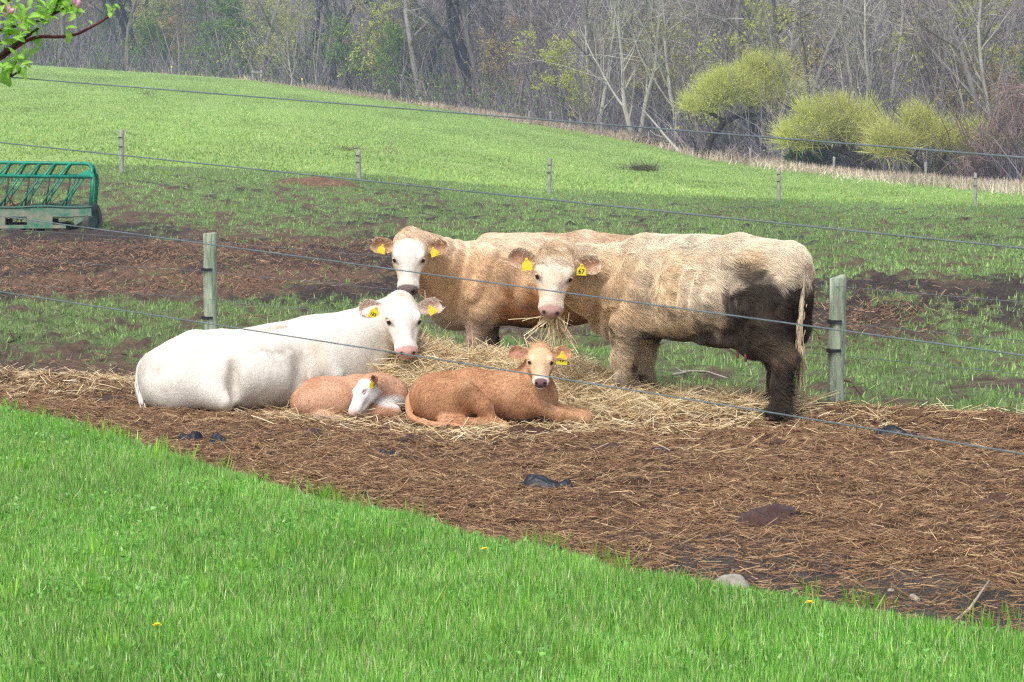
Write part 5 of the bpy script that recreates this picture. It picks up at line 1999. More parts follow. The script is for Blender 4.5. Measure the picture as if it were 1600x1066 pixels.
# two colour families in soft patches
fam = fbm2(x * .9, y * .9, 225) + .15 * rng.normal(size=len(x))
m = fam > .52
lz = lawn_z(x, y)
blades('lawn_grass', x[m], y[m], lz[m], LAWN, [.28, .26, .2, .08, .13, .05], (.035, .10), (.003, .006), 'bright green lawn grass in the foreground', .38, 11, 'lawn_blade', 2, lm[m])
m = ~m
blades('lawn_grass', x[m], y[m], lz[m], LAWN, [.30, .16, .28, .14, .06, .06], (.035, .095), (.003, .006), 'bright green lawn grass in the foreground', .38, 12, 'lawn_blade', 2, lm[m])
# coarser tufts here and there
tx, ty = scatter_fan(rng, 90, 9.6, 19.5, -.21, .21)
k = lawn_s(tx, ty) > .0
tx, ty = tx[k], ty[k]
ex_, ey_ = scatter_fan(rng, 2600, 10.5, 20.5, -.22, .22)
k = (lawn_s(ex_, ey_) > -.22) & (lawn_s(ex_, ey_) < .06) & (rng.random(len(ex_)) < .75)
tx, ty = np.append(tx, ex_[k]), np.append(ty, ey_[k])
extra = [(93, 690), (120, 700), (150, 705), (60, 668), (255, 720), (560, 990), (680, 980), (760, 985), (840, 960), (925, 868), (1060, 900), (1340, 948), (1570, 960), (1590, 965), (1265, 918), (820, 985), (60, 640), (880, 850)]
for ex in extra:
    q = on_ground(*ex)
    tx, ty = np.append(tx, q[0]), np.append(ty, q[1])
xx = np.repeat(tx, 16) + rng.normal(size=len(tx) * 16) * .035
yy = np.repeat(ty, 16) + rng.normal(size=len(tx) * 16) * .035
blades('coarse_grass', xx, yy, lawn_z(xx, yy), [S(132, 190, 62), S(104, 168, 58), S(164, 204, 84)], None, (.08, .17), (.006, .010), 'taller coarse tufts standing out of the lawn', .35, 13, 'lawn_blade', 3)
# low broad-leaved weeds and clover between the blades, and dry blades
x, y = scatter_fan(rng, 26000, 9.4, 20.5, -.22, .22)
k = (lawn_s(x, y) > .05) & (fbm2(x * 1.7, y * 1.7, 261, 3) > .5)
x, y = x[k], y[k]
n = len(x)
d = norm(np.stack([rng.normal(size=n), rng.normal(size=n), .25 + .5 * rng.random(n)], 1))
V, fc, cc = ribbons(np.stack([x, y, lawn_z(x, y) + .025 + .03 * rng.random(n)], 1), d, norm(np.cross(d, rand_unit(rng, n))), rng.uniform(.015, .035, n), rng.uniform(.010, .02, n), None, 2, True, pick(rng, n, [S(124, 190, 84), S(144, 202, 96), S(104, 168, 74)]))
tag(link('lawn_clover', mesh_np('lawn_clover', V, fc, cc), M['lawn_blade']), 'low clover and broad-leaved weeds in the lawn', 'weeds', kind='stuff')
x, y = scatter_fan(rng, 9000, 9.4, 20.5, -.22, .22)
k = lawn_s(x, y) > .0
x, y = x[k], y[k]
blades('dry_grass', x, y, lawn_z(x, y) + .01, [S(206, 196, 140), S(186, 178, 120), S(222, 214, 170)], None, (.05, .11), (.003, .005), 'scattered dry pale blades in the lawn', .8, 17, 'lawn_blade', 2)
# dandelions
for k, (px, py, lab) in enumerate(((246, 1024, 'yellow dandelion low in the lawn near the bottom left'), (757, 898, 'yellow dandelion in the middle of the lawn'), (1264, 986, 'yellow dandelion in the lawn on the right'))):
    q = on_ground(px, py)
    t = thing('dandelion', lab, 'flower', (q[0], q[1], lawn_z(q[0], q[1])), 0, 'dandelions in the lawn')
    b = MB()
    b.tube([(0, 0, 0), (.005, 0, .05), (0, -.005, .085)], .0025, 5, S(120, 160, 60))
    b.build('stalk', M['grass_blade'], t)
    b = MB()
    a = np.arange(14) * 2 * math.pi / 14
    for rr, zz in ((.019, .088), (.012, .094)):
        for q_ in a:
            c0, s0 = math.cos(q_), math.sin(q_)
            b.add([(0, -.005, .084), (rr * c0 - .003 * s0, rr * s0 + .003 * c0 - .005, zz), (rr * 1.1 * c0, rr * 1.1 * s0 - .005, zz + .001), (rr * c0 + .003 * s0, rr * s0 - .003 * c0 - .005, zz)], [[0, 1, 2, 3]])
    b.build('petals', M['yellow_petal'], t)

# grass of the muddy yard
YG = [S(138, 176, 96), S(120, 156, 84), S(162, 192, 116), S(100, 128, 76), S(184, 198, 142)]
x, y = scatter_fan(rng, 520000, 18.5, 98, -.24, .24, 1.5)
k = (rng.random(len(x)) < np.clip(1.1 * green_mask(x, y) - .08, 0, 1) * (1 - bed_amt(x, y)) * np.clip(1.25 - y / 110, .4, 1)) & (hay_h(x, y) < .01) & (y < fenceD(800 + F * x / y) + 4)
x, y = x[k], y[k]
k = rng.permutation(len(x))[:190000]
x, y = x[k], y[k]
far = np.clip(y / 24, .8, 2.2)
for m_, sg_, sd_ in ((y < 34, 2, 14), (y >= 34, 1, 15)):
    xq, yq = x[m_], y[m_]
    blades('yard_grass', xq, yq, g(xq, yq), YG, [.32, .26, .2, .12, .1], (.035, .085), (.007, .014) if sg_ == 2 else (.014, .028), 'patchy green grass growing through the muddy yard, ' + ('near part' if sg_ == 2 else 'far part'), .6, sd_, 'grass_blade', sg_, (.6 + .8 * fbm2(xq * 3, yq * 3, 231)) * far[m_] ** .35)
# pasture grass up to the wood
FG = [S(160, 190, 106), S(146, 178, 96), S(174, 198, 120), S(132, 166, 88), S(190, 202, 140)]
x, y = scatter_fan(rng, 330000, 68, 300, -.235, .235, 1.2)
px = 800 + F * x / y
dn = np.where(y < fenceD(px) - 8, 0.0, 1.0)
k = (y < edgeD(px) - 3) & (rng.random(len(x)) < dn)
x, y = x[k], y[k]
k = y > fenceD(800 + F * x / y) + 14 * (fbm2(x * .35, y * .2, 75) - .5) - 2
x, y = x[k], y[k]
lm = .3 + 1.5 * fbm2(x * .35, y * .25, 235, 4)
blades('pasture_grass', x, y, g0(x, y), FG, [.3, .26, .22, .12, .1], (.05, .11), (.03, .08), 'short bright grass of the sloping pasture', .45, 15, 'grass_blade', 1, lm, True)
# tan dead grass along the wood
n = 80000
px = rng.uniform(-200, 1800, n)
D = edgeD(px)
y = D + rng.normal(size=n) * np.interp(px, [300, 900, 1200, 1700], [2, 2.6, 7, 12]) + np.interp(px, [300, 1000, 1300], [1.5, 1, -4])
x = (px - 800) / F * y
dn = np.interp(px, [0, 360, 440, 620, 700, 1000, 1600], [.0, .03, .22, .3, .6, 1.0, 1.0]) * (.12 + .88 * sstep(.42, .58, fbm2(x * .3, y * .2, 241)))
k = rng.random(n) < dn
x, y = x[k], y[k]
blades('dead_grass', x, y, g0(x, y), [S(202, 186, 166), S(184, 166, 148), S(218, 204, 184), S(156, 138, 124)], [.35, .3, .2, .15], (.3, .8), (.03, .07), 'tall tan dead grass along the foot of the wood', .7, 16, 'straw', 2, .5 + .9 * fbm2(x * .2, y * .2, 243), True)
# dandelion dots in the pasture: one scatter nobody could count
n = 420
x, y = scatter_fan(rng, n, 62, 200, -.21, .21, 1.3)
k = y < edgeD(800 + F * x / y) - 6
x, y = x[k], y[k]
n = len(x)
V, fc, cc = ribbons(np.stack([x, y, g0(x, y) + .10], 1), np.tile([0, -.5, .8], (n, 1)), np.tile([1., 0, 0], (n, 1)), .05, .05, None, 1, False, np.tile(S(226, 196, 40), (n, 1)))
tag(link('pasture_flowers', mesh_np('pasture_flowers', V, fc, cc), M['leaf']), 'tiny yellow flowers dotted over the pasture', 'flowers', kind='stuff')
# ------------------------------------------------------------------ trees
class Tree:
    """Grows trunk + limbs (mesh) and twigs/leaves (mesh) in its own frame."""

    def __init__(s, seed):
        s.r = np.random.default_rng(seed)
        s.wood = MB()
        s.tips = []          # (start, dir, length) of fine twigs
        s.leaf_at = []

    def limb(s, p, d, L, r, lvl, maxl, n_ch, spread, up, sides, wob, col, first=.25, shrink=.62, twn=5):
        rg = s.r
        n = max(4, int(4 + L))
        n = min(n, 11)
        pts, dirs = [np.array(p, float)], []
        dd = norm(np.array(d, float))
        st = L / (n - 1)
        for k in range(n - 1):
            dd = norm(dd + rg.normal(size=3) * wob + np.array([0, 0, up]))
            dirs.append(dd)
            pts.append(pts[-1] + dd * st)
        dirs.append(dd)
        pts = np.array(pts)
        t = np.linspace(0, 1, n)
        rr = r * (1 - t * (.72 if lvl == 0 else .85))
        if lvl == 0:
            rr = rr * (1 + .5 * np.exp(-t * 14))
        if lvl < maxl:
            s.wood.tube(pts, np.maximum(rr, .012), sides[min(lvl, len(sides) - 1)], np.asarray(col) * rg.uniform(.9, 1.1), cap=lvl == 0)
        nc = n_ch[min(lvl, len(n_ch) - 1)]
        if lvl < maxl - 1 + 0:
            for k in range(nc):
                tt = rg.uniform(first, 1.0) if lvl else first + (1 - first) * (k + rg.random()) / nc
                i = min(int(tt * (n - 1)), n - 2)
                fq = tt * (n - 1) - i
                q = pts[i] * (1 - fq) + pts[i + 1] * fq
                ax = norm(rg.normal(size=3))
                side = norm(np.cross(dirs[i], ax))
                nd = norm(dirs[i] * math.cos(spread) + side * math.sin(spread) * rg.uniform(.7, 1.3))
                s.limb(q, nd, L * shrink * rg.uniform(.6, 1.15) * (1.15 - .55 * tt if lvl == 0 else 1), np.interp(tt, t, rr) * rg.uniform(.45, .7), lvl + 1, maxl, n_ch, spread, up, sides, wob * 1.15, col, .2, shrink, twn)
        if lvl >= maxl - 2:
            for k in range(twn):
                tt = rg.uniform(.25, 1.0)
                i = min(int(tt * (n - 1)), n - 2)
                q = pts[i] + (pts[i + 1] - pts[i]) * rg.random()
                side = norm(np.cross(dirs[i], rg.normal(size=3)))
                s.tips.append((q, norm(dirs[i] * .8 + side * .75 + np.array([0, 0, .1])), L * rg.uniform(.35, .9)))

    def twig_mesh(s, name, cols, width, leaf=None, leaf_n=3, leaf_size=.2, sub=2):
        rg = s.r
        q = np.array([t[0] for t in s.tips])
        d = np.array([t[1] for t in s.tips])
        L = np.array([t[2] for t in s.tips])
        qs, ds, Ls, Ws = [q], [d], [L], [np.full(len(q), width)]
        for k in range(sub):
            tt = rg.uniform(.2, .95, len(q))[:, None]
            qs.append(q + d * L[:, None] * tt)
            ds.append(norm(d + rg.normal(size=d.shape) * .55))
            Ls.append(L * rg.uniform(.35, .7, len(q)))
            Ws.append(np.full(len(q), width * .65))
        q, d, L, W = np.concatenate(qs), np.concatenate(ds), np.concatenate(Ls), np.concatenate(Ws)
        n = len(q)
        V, fc, cc = ribbons(q, d, norm(np.cross(d, rand_unit(rg, n))), L, W, rg.normal(size=(n, 3)) * (L * .12)[:, None], 2, True, pick(rg, n, cols))
        b = MB()
        b.add(V, fc[0], fc[1], cc)
        if leaf is not None:
            i = rg.choice(n, int(n * leaf_n))
            c = q[i] + d[i] * (L[i] * rg.uniform(.4, 1.05, len(i)))[:, None] + rg.normal(size=(len(i), 3)) * leaf_size * .7
            dd = norm(rg.normal(size=(len(i), 3)) + [0, 0, .2])
            V, fc, cc = ribbons(c, dd, norm(np.cross(dd, rand_unit(rg, len(i)))), leaf_size * rg.uniform(.6, 1.3, len(i)), leaf_size * .7, None, 2, True, pick(rg, len(i), leaf))
            b.add(V, fc[0], fc[1], cc)
        return b.mesh(name, smooth=False)


GREYB, DARKB, PALEB, MAUVEB = S(140, 134, 130), S(62, 60, 66), S(180, 176, 166), S(128, 114, 116)
TW_GREY = [S(156, 152, 152), S(134, 128, 132), S(178, 172, 166)]
TW_MAUVE = [S(146, 130, 136), S(130, 118, 124), S(166, 150, 148)]
TW_DARK = [S(88, 88, 94), S(104, 102, 104), S(72, 72, 80)]
LF_YEL = [S(206, 212, 92), S(188, 200, 88), S(220, 220, 116)]
LF_GRN = [S(124, 164, 72), S(106, 146, 68), S(150, 178, 84)]
LF_OCH = [S(196, 174, 104), S(182, 164, 96), S(208, 186, 120)]
LF_RUST = [S(152, 112, 84), S(138, 100, 80), S(168, 128, 96)]


def tree_kind(seed, h, r, bark, tw, maxl=3, n_ch=(9, 4, 3), spread=.75, up=.05, wob=.10, leaf=None, leaf_n=1.2, leaf_size=.16, twn=4, first=.3, lean=(0, 0), width=.05, stems=1, shrink=.5, sub=2):
    t = Tree(seed)
    for k in range(stems):
        a = t.r.uniform(0, 6.28)
        o = np.array([math.cos(a), math.sin(a), 0]) * (.5 * (stems > 1))
        t.limb(o + [0, 0, -.4], np.array([lean[0], lean[1], 1.0]) + o * .5, h * (1 if k == 0 else t.r.uniform(.7, .95)), r, 0, maxl, n_ch, spread, up, (8, 5, 4), wob, bark, first, shrink, twn)
    return t.wood.mesh('trunk'), t.twig_mesh('crown', tw, width, leaf, leaf_n, leaf_size, sub)


KINDS = {
    'grey_tree': [tree_kind(100 + k, 19 + 2 * k, .26 + .03 * k, GREYB, TW_GREY, first=.18) for k in range(3)],
    'dark_tree': [tree_kind(120 + k, 21, .34 + .04 * k, DARKB, TW_DARK, n_ch=(8, 4, 3), first=.25) for k in range(2)],
    'pale_tree': [tree_kind(140 + k, 17 + k, .20 + .03 * k, PALEB, [S(158, 152, 148), S(140, 132, 130), S(174, 168, 162)], n_ch=(12, 4, 3), spread=.65, up=.09, first=.12, stems=1 + k % 2) for k in range(3)],
    'mauve_tree': [tree_kind(160 + k, 13 + k, .15, MAUVEB, TW_MAUVE, n_ch=(14, 5, 3), spread=.6, up=.08, first=.1, twn=5) for k in range(2)],
    'yellow_green_sapling': [tree_kind(180 + k, 9 + 2 * k, .10, S(96, 94, 76), TW_GREY, n_ch=(12, 4, 2), spread=.9, up=.02, leaf=LF_YEL, leaf_n=4.2, leaf_size=.2, first=.12, width=.035) for k in range(2)],
    'green_sapling': [tree_kind(190 + k, 7 + k, .10, S(70, 72, 58), TW_DARK, n_ch=(13, 4, 2), spread=.9, up=.02, leaf=LF_GRN, leaf_n=4.6, leaf_size=.2, first=.05, width=.035) for k in range(2)],
    'ochre_sapling': [tree_kind(200, 9, .10, S(104, 88, 76), TW_MAUVE, n_ch=(12, 4, 2), spread=.85, up=.04, leaf=LF_OCH, leaf_n=2.4, leaf_size=.18, first=.1, width=.035)],
}


def plant_tree(name, kind, v, loc, rz, sc, label, cat, group=None):
    tr, cr = KINDS[kind][v % len(KINDS[kind])]
    t = thing(name, label, cat, loc, rz, group)
    t.scale = (sc,) * 3
    link('trunk', tr, M['bark'], t)
    link('crown', cr, M['leaf'] if kind.endswith('sapling') else M['bark'], t)
    return t


def at_edge(px, back):
    D = edgeD(px) + back
    x = (px - 800) / F * D
    return np.array([x, D, float(g0(x, D))])


# trees one can single out along the edge of the wood
HERO = [
    ('dark_tree', 0, 737, 6, .95, 'tall straight dark trunk with a black fork to its left, left of centre'),
    ('dark_tree', 1, 668, 9, .9, 'tall dark trunk beside a green hazy understory, left of the thickest one'),
    ('dark_tree', 1, 522, 5, 1.0, 'mossy dark trunk with long level limbs reaching left over the pasture'),
    ('grey_tree', 0, 200, 5, .95, 'grey trunk rising from the crest beyond the blossoming branch'),
    ('grey_tree', 2, 120, 8, .9, 'leaning grey trunk behind the tip of the blossoming branch'),
    ('pale_tree', 0, 457, 0, .42, 'small pale bare tree standing alone before the wood beside the timber frame'),
    ('pale_tree', 1, 995, 2, .95, 'pale twin-stemmed tree right of the four small posts'),
    ('pale_tree', 2, 932, 3, .8, 'slender pale tree above the group of small posts, with a few yellow leaves'),
    ('pale_tree', 0, 1052, 4, .95, 'pale straight tree just left of the arching willow'),
    ('grey_tree', 1, 1250, 7, .85, 'tall smooth grey trunk rising behind the arching willow'),
    ('pale_tree', 1, 1358, 9, .8, 'thin pale leaning tree behind the middle willow'),
    ('pale_tree', 2, 1555, 10, .8, 'pale forked tree at the right edge above the red brush'),
    ('grey_tree', 0, 1200, 12, .9, 'grey many-limbed tree to the left of the tall smooth trunk'),
    ('grey_tree', 2, 1480, 10, .8, 'dark slim trunk rising behind the right willow'),
    ('yellow_green_sapling', 0, 880, 3, .85, 'yellow-green sapling with level sprays beside the slender pale tree'),
    ('yellow_green_sapling', 1, 1490, 14, 1.1, 'yellow-green leafing tree high above the right willow'),
    ('green_sapling', 0, 622, 6, 1.0, 'green leafing sapling just left of the two dark trunks'),
    ('green_sapling', 1, 545, 3, .75, 'low green bush at the foot of the mossy trunk'),
    ('ochre_sapling', 0, 770, 5, .85, 'ochre leafing sapling right of the thickest dark trunk'),
    ('green_sapling', 0, 240, 7, .8, 'low green bush in the dark under the leftmost trees'),
    ('green_sapling', 1, 345, 8, .9, 'green understory bush between crest and the small pale tree'),
    ('yellow_green_sapling', 0, 440, 10, .8, 'yellow-green haze of leaves behind the small pale tree'),
    ('mauve_tree', 0, 850, 7, .9, 'mauve twiggy thicket tree between the ochre and yellow saplings'),
    ('mauve_tree', 1, 1120, 9, .95, 'mauve twiggy tree above the left end of the arching willow'),
]
rr_ = random.Random(5)
for k, (kind, v, px, back, sc, lab) in enumerate(HERO):
    plant_tree(kind, kind, v, at_edge(px, back), rr_.uniform(0, 6.28), sc, lab, 'tree', 'trees along the edge of the wood')

# the wood behind: single trees by the look of their kind
def where(px):
    for lim, w_ in ((210, 'beyond the crest above the feeder'), (420, 'beyond the timber frame'), (620, 'left of the green sapling'), (830, 'behind the two dark trunks'),
                    (1060, 'behind the pale trees in the middle'), (1270, 'above the arching willow'), (1420, 'above the middle willow')):
        if px < lim:
            return w_
    return 'above the right willow and red shrub'


WL = {'grey_tree': 'bare grey tree deep in the wood', 'dark_tree': 'dark-trunked tree deep in the wood',
      'pale_tree': 'pale-barked bare tree deep in the wood', 'mauve_tree': 'mauve twiggy young tree deep in the wood',
      'yellow_green_sapling': 'young yellow-green leafing tree deep in the wood', 'green_sapling': 'young green leafing tree deep in the wood',
      'ochre_sapling': 'young ochre leafing tree deep in the wood'}
cnt = 0
for k in range(210):
    px = -130 + 1860 * ((k * 0.6180339) % 1.0)
    back = 8 + 95 * rr_.random() ** 1.25
    lft = px < 820
    kind = rr_.choices(['grey_tree', 'dark_tree', 'pale_tree', 'mauve_tree', 'yellow_green_sapling', 'green_sapling', 'ochre_sapling'],
                       [24, 20, 5, 20, 8, 14, 9] if lft else [20, 6, 18, 32, 9, 5, 10])[0]
    if lft and kind in ('dark_tree', 'grey_tree'):
        back *= .5
    plant_tree(kind, kind, rr_.randrange(3), at_edge(px, back), rr_.uniform(0, 6.28), rr_.uniform(.75, 1.1), WL[kind] + ', ' + where(px), 'tree', 'inside the wood: ' + WL[kind].split(' deep')[0] + 's ' + where(px))

# the brush between the trunks, too dense to count
rng = np.random.default_rng(301)
n = 46000
px = rng.uniform(-220, 1820, n)
D = edgeD(px) + 3 + 95 * rng.random(n) ** 1.3
x = (px - 800) / F * D
z = g0(x, D)
d = norm(np.stack([rng.normal(size=n) * .35, rng.normal(size=n) * .2, np.ones(n)], 1))
pat = fbm2(px * .006, D * .03, 303, 4)
L = rng.uniform(1.2, 6.5, n) * (.5 + pat)
cm = pick(rng, n, [S(142, 134, 142), S(120, 118, 130), S(158, 148, 148), S(96, 98, 110), S(156, 140, 130)])
V, fc, cc = ribbons(np.stack([x, D, z - .1], 1), d, norm(np.stack([np.ones(n), rng.normal(size=n) * .5, 0 * x], 1)), L, rng.uniform(.03, .10, n), rng.normal(size=(n, 3)) * (L * .12)[:, None], 2, True, cm)
tag(link('underbrush', mesh_np('underbrush', V, fc, cc, smooth=False), M['bark']), 'mauve-brown brush of thin bare stems filling the wood', 'brush', kind='stuff')
# low green shrub leaves scattered in the understory
n = 60000
px = rng.uniform(-220, 1820, n)
D = edgeD(px) + 2 + 40 * rng.random(n)
pat = fbm2(px * .011, D * .08, 307, 3)
dn = sstep(.50, .62, pat) * np.interp(px, [0, 700, 900, 1600], [1, 1, .5, .5])
k = rng.random(n) < dn
px, D = px[k], D[k]
n = len(px)
x = (px - 800) / F * D
z = g0(x, D) + rng.random(n) ** 1.4 * 3.2
d = rand_unit(rng, n)
V, fc, cc = ribbons(np.stack([x, D, z], 1), d, norm(np.cross(d, rand_unit(rng, n))), .30, .20, None, 2, True, pick(rng, n, LF_GRN + [S(70, 96, 44), S(150, 156, 80)]))
tag(link('understory_leaves', mesh_np('understory_leaves', V, fc, cc, smooth=False), M['leaf']), 'dim green shrub leaves low between the trunks', 'undergrowth', kind='stuff')


# ---- willows: arching dark trunks under domes of fine yellow-green shoots
def willow(label, px, back, blobs, trunk, n, seed, cols, shoot=(.7, 1.9)):
    base = at_edge(px, back)
    t = thing('willow', label, 'willow', tuple(base), 0, 'yellow-green willows at the edge of the wood')
    rg = np.random.default_rng(seed)
    k = base[1] / F

    def w(dx, dy, dd=0.0):
        return np.array([dx * k, dd, dy * k])
    b = MB()
    for pts, r in trunk:
        pp = np.array([w(*q) for q in pts])
        # finer, wobblier line
        tt = np.linspace(0, len(pp) - 1, 4 * len(pp))
        pf = np.stack([np.interp(tt, np.arange(len(pp)), pp[:, j]) for j in range(3)], 1)
        for _ in range(2):
            pf[1:-1] = .25 * pf[:-2] + .5 * pf[1:-1] + .25 * pf[2:]
        pf += rg.normal(size=pf.shape) * r * .12
        b.tube(pf, np.linspace(r, r * .45, len(pf)), 7, S(58, 50, 44))
    b.build('trunk', M['bark'], t)
    kids = []
    for q in blobs:
        for _ in range(6):
            a_, rr_k = rg.uniform(-.6, 3.74), rg.uniform(.45, 1.05)
            kids.append((q[0] + math.cos(a_) * q[2] * rr_k * .85, q[1] + math.sin(a_) * q[3] * rr_k * .8, q[2] * rg.uniform(.28, .5), q[3] * rg.uniform(.22, .42)))
        kids.append((q[0], q[1], q[2] * .6, q[3] * .6))
    blobs = kids
    wts = np.array([q[2] * q[3] for q in blobs], float)
    n = int(n * 1.15)
    i = rg.choice(len(blobs), n, p=wts / wts.sum())
    Bq = np.array([[q[0], q[1], q[2], q[3]] for q in blobs], float)[i]
    u = rand_unit(rg, n) * rg.random((n, 1)) ** .45 * (1 + .35 * np.abs(rg.normal(size=(n, 1))) * (rg.random((n, 1)) < .35))
    c = np.stack([(Bq[:, 0] + u[:, 0] * Bq[:, 2]) * k, u[:, 1] * Bq[:, 2] * .75 * k, (Bq[:, 1] + u[:, 2] * Bq[:, 3]) * k], 1)
    keep = fbm3(c[:, 0] * .75, c[:, 1] * .75, c[:, 2] * .95, seed) + .22 * (rg.random(n) - .5) > .495
    c, u = c[keep], u[keep]
    n = len(c)
    d = norm(u * .75 + np.array([0, 0, .8]) + rg.normal(size=(n, 3)) * .35)
    L = rg.uniform(*shoot, n)
    cl = fbm3(c[:, 0] * .7 + 9, c[:, 1] * .7, c[:, 2] * .7, seed + 1)[:, None]
    cc = pick(rg, n, cols) * (1 - .4 * cl) + S(226, 220, 120) * .4 * cl
    V, fc, cc = ribbons(c, d, norm(np.cross(d, rand_unit(rg, n))), L, rg.uniform(.024, .044, n), rg.normal(size=(n, 3)) * .10, 2, True, cc)
    bb = MB()
    bb.add(V, fc[0], fc[1], cc)
    # leaflets
    m = int(n * .5)
    j = rg.choice(n, m)
    q = c[j] + d[j] * (L[j] * rg.random(m))[:, None] + rg.normal(size=(m, 3)) * .08
    dd = rand_unit(rg, m)
    V, fc2, c2 = ribbons(q, dd, norm(np.cross(dd, rand_unit(rg, m))), .15, .06, None, 1, True, pick(rg, m, cols))
    bb.add(V, None, fc2[0], c2)
    link('crown', bb.mesh('crown', False), M['leaf'], t)
    return t


WC = [S(230, 234, 144), S(216, 224, 132), S(240, 240, 164), S(198, 210, 120)]
willow('left willow with a bare dark arching trunk under its dome of yellow-green shoots', 1098, -2,
       [(-4, 80, 28, 16), (30, 96, 46, 24), (55, 112, 38, 24), (72, 138, 22, 20), (100, 98, 48, 24), (142, 92, 28, 18), (20, 84, 40, 10), (110, 82, 40, 10), (118, 126, 22, 20)],
       [([(0, -4), (12, 30), (32, 58), (66, 68), (105, 66)], .30), ([(32, 58), (10, 70, .5), (-8, 76, .7)], .16), ([(80, 58), (74, 34, .6), (66, -2, .8)], .22), ([(100, 56), (140, 64)], .15), ([(60, 60), (84, 96), (92, 120)], .14), ([(-8, 2), (-16, 30), (-22, 34)], .10)], 19000, 5, WC)
willow('middle willow, a low rounded yellow-green bush over a leaning mossy trunk', 1300, 0,
       [(-40, 58, 34, 24), (-8, 80, 46, 32), (34, 76, 38, 30), (62, 52, 28, 22), (-62, 48, 22, 18), (0, 52, 60, 14)],
       [([(85, -6), (50, 20), (10, 36), (-30, 40)], .34), ([(20, 36), (0, 70), (-6, 90)], .18), ([(-52, -4), (-44, 26), (-20, 50)], .16), ([(-50, 0), (-64, 30), (-70, 44)], .12)], 14000, 6, WC)
willow('right willow, broad paler green bush with bare pale stems standing in it', 1430, 0,
       [(-24, 60, 40, 30), (14, 86, 36, 32), (44, 62, 38, 26), (80, 50, 32, 22), (108, 58, 28, 20), (-44, 46, 26, 18), (130, 44, 24, 16)],
       [([(-10, -4), (-4, 30), (10, 70)], .16), ([(30, -4), (40, 30), (60, 60)], .14), ([(20, 10), (-10, 40), (-36, 60)], .12), ([(70, 0), (78, 40)], .10)], 13000, 7, [S(220, 222, 138), S(204, 210, 128), S(228, 228, 154), S(186, 194, 118)])
ft = plant_tree('grey_tree', 'pale_tree', 1, at_edge(1425, 9), .2, .48, 'grey bare tree fallen sideways in a tangle behind the middle willow', 'tree', 'trees along the edge of the wood')
ft.rotation_euler = (0, R(-62), .3)
ft.location.z += .6
# red-brown brush at the right edge
base = at_edge(1545, 2)
rg = np.random.default_rng(44)
n = 1700
kb = np.stack([rg.normal(size=16) * 1.7 + .5, rg.normal(size=16) * .8, rg.uniform(.8, 6.4, 16)], 1)
u = rand_unit(rg, n) * rg.random((n, 1)) ** .6
c = kb[rg.integers(0, 16, n)] + u * [1.4, 1.0, 1.1]
c[:, 2] = np.maximum(c[:, 2], .2)
d = norm(np.stack([rg.normal(size=n) * .6, rg.normal(size=n) * .5, rg.normal(size=n) * .4 - .5], 1))
V, fc, cc = ribbons(c, d, norm(np.cross(d, rand_unit(rg, n))), rg.uniform(.5, 1.9, n), .032, rg.normal(size=(n, 3)) * .3, 2, True, pick(rg, n, [S(156, 124, 118), S(142, 122, 120), S(168, 146, 138), S(150, 138, 136)]))
rb = thing('red_shrub', 'dense red-brown tangled shrub at the right edge above the dry grass', 'shrub', tuple(base))
link('crown', mesh_np('crown', V, fc, cc, smooth=False), M['bark'], rb)
b = MB()
for k in range(7):
    a = rg.normal(size=2)
    b.tube([(a[0] * .4, a[1] * .3, -.2), (a[0] * 1.0, a[1] * .6, 2.2), (a[0] * 1.8, a[1], 5)], [.07, .05, .03], 5, S(104, 84, 78))
b.build('trunk', M['bark'], rb)
# evergreen clump under the middle willow
base = at_edge(1270, 1)
n = 2600
u = rand_unit(rg, n) * rg.random((n, 1)) ** .5
c = np.stack([u[:, 0] * 2.0, u[:, 1] * 1.2, .8 + u[:, 2] * .95], 1)
d = rand_unit(rg, n)
V, fc, cc = ribbons(c, d, norm(np.cross(d, rand_unit(rg, n))), .3, .16, None, 2, True, pick(rg, n, [S(60, 92, 40), S(78, 116, 50), S(48, 76, 38)]))
tag(link('green_shrub', mesh_np('green_shrub', V, fc, cc, smooth=False), M['leaf'], None, tuple(base)), 'small deep green shrub low under the middle willow', 'shrub')
# fallen pale branch
pts = []
for px, py, bk in ((1002, 168, -1), (1025, 195, -2), (1042, 216, -3), (1062, 236, -4)):
    D = edgeD(px) + bk - 2
    pts.append(P(px, py, D))
b = MB()
pts[-1][2] = g0(pts[-1][0], pts[-1][1]) + .05
b.tube(pts, [.05, .08, .1, .13], 7, S(182, 176, 166))
b.tube([pts[2], pts[2] + [-.9, .1, .25], pts[2] + [-1.3, .1, .6]], [.05, .04, .03], 5, S(182, 176, 166))
tag(b.build('fallen_branch', M['bark'], None), 'pale fallen branch leaning at the wood edge left of the arching willow', 'branch')
for (px, py, w, lab) in ((1020, 244, 2.6, 'heap of grey dead twigs at the wood edge beneath the fallen branch'), (1140, 245, 3.0, 'grey dead branches heaped under the arching willow')):
    D = edgeD(px) - 1
    base = at_edge(px, -1)
    n = 160
    r0 = np.stack([rg.normal(size=n) * w * .3, rg.normal(size=n) * .5, rg.random(n) * .5], 1)
    d = norm(rg.normal(size=(n, 3)) * [1, .5, .5] + [0, 0, .3])
    V, fc, cc = ribbons(r0, d, norm(np.cross(d, rand_unit(rg, n))), rg.uniform(.4, 1.5, n), .06, rg.normal(size=(n, 3)) * .2, 3, True, pick(rg, n, [S(150, 140, 132), S(120, 110, 102)]))
    tag(link('brush_heap', mesh_np('brush_heap', V, fc, cc, smooth=False), M['bark'], None, tuple(base)), lab, 'brush')

# ------------------------------------------------------------------ blossoming apple branch, near at the top left
AB = 7.5
rg = np.random.default_rng(71)
KA = AB / F
o = P(-60, 110, AB)
ap = thing('apple_branch', 'apple branch with fresh green leaves and pink buds reaching in at the top left', 'branch', tuple(o))


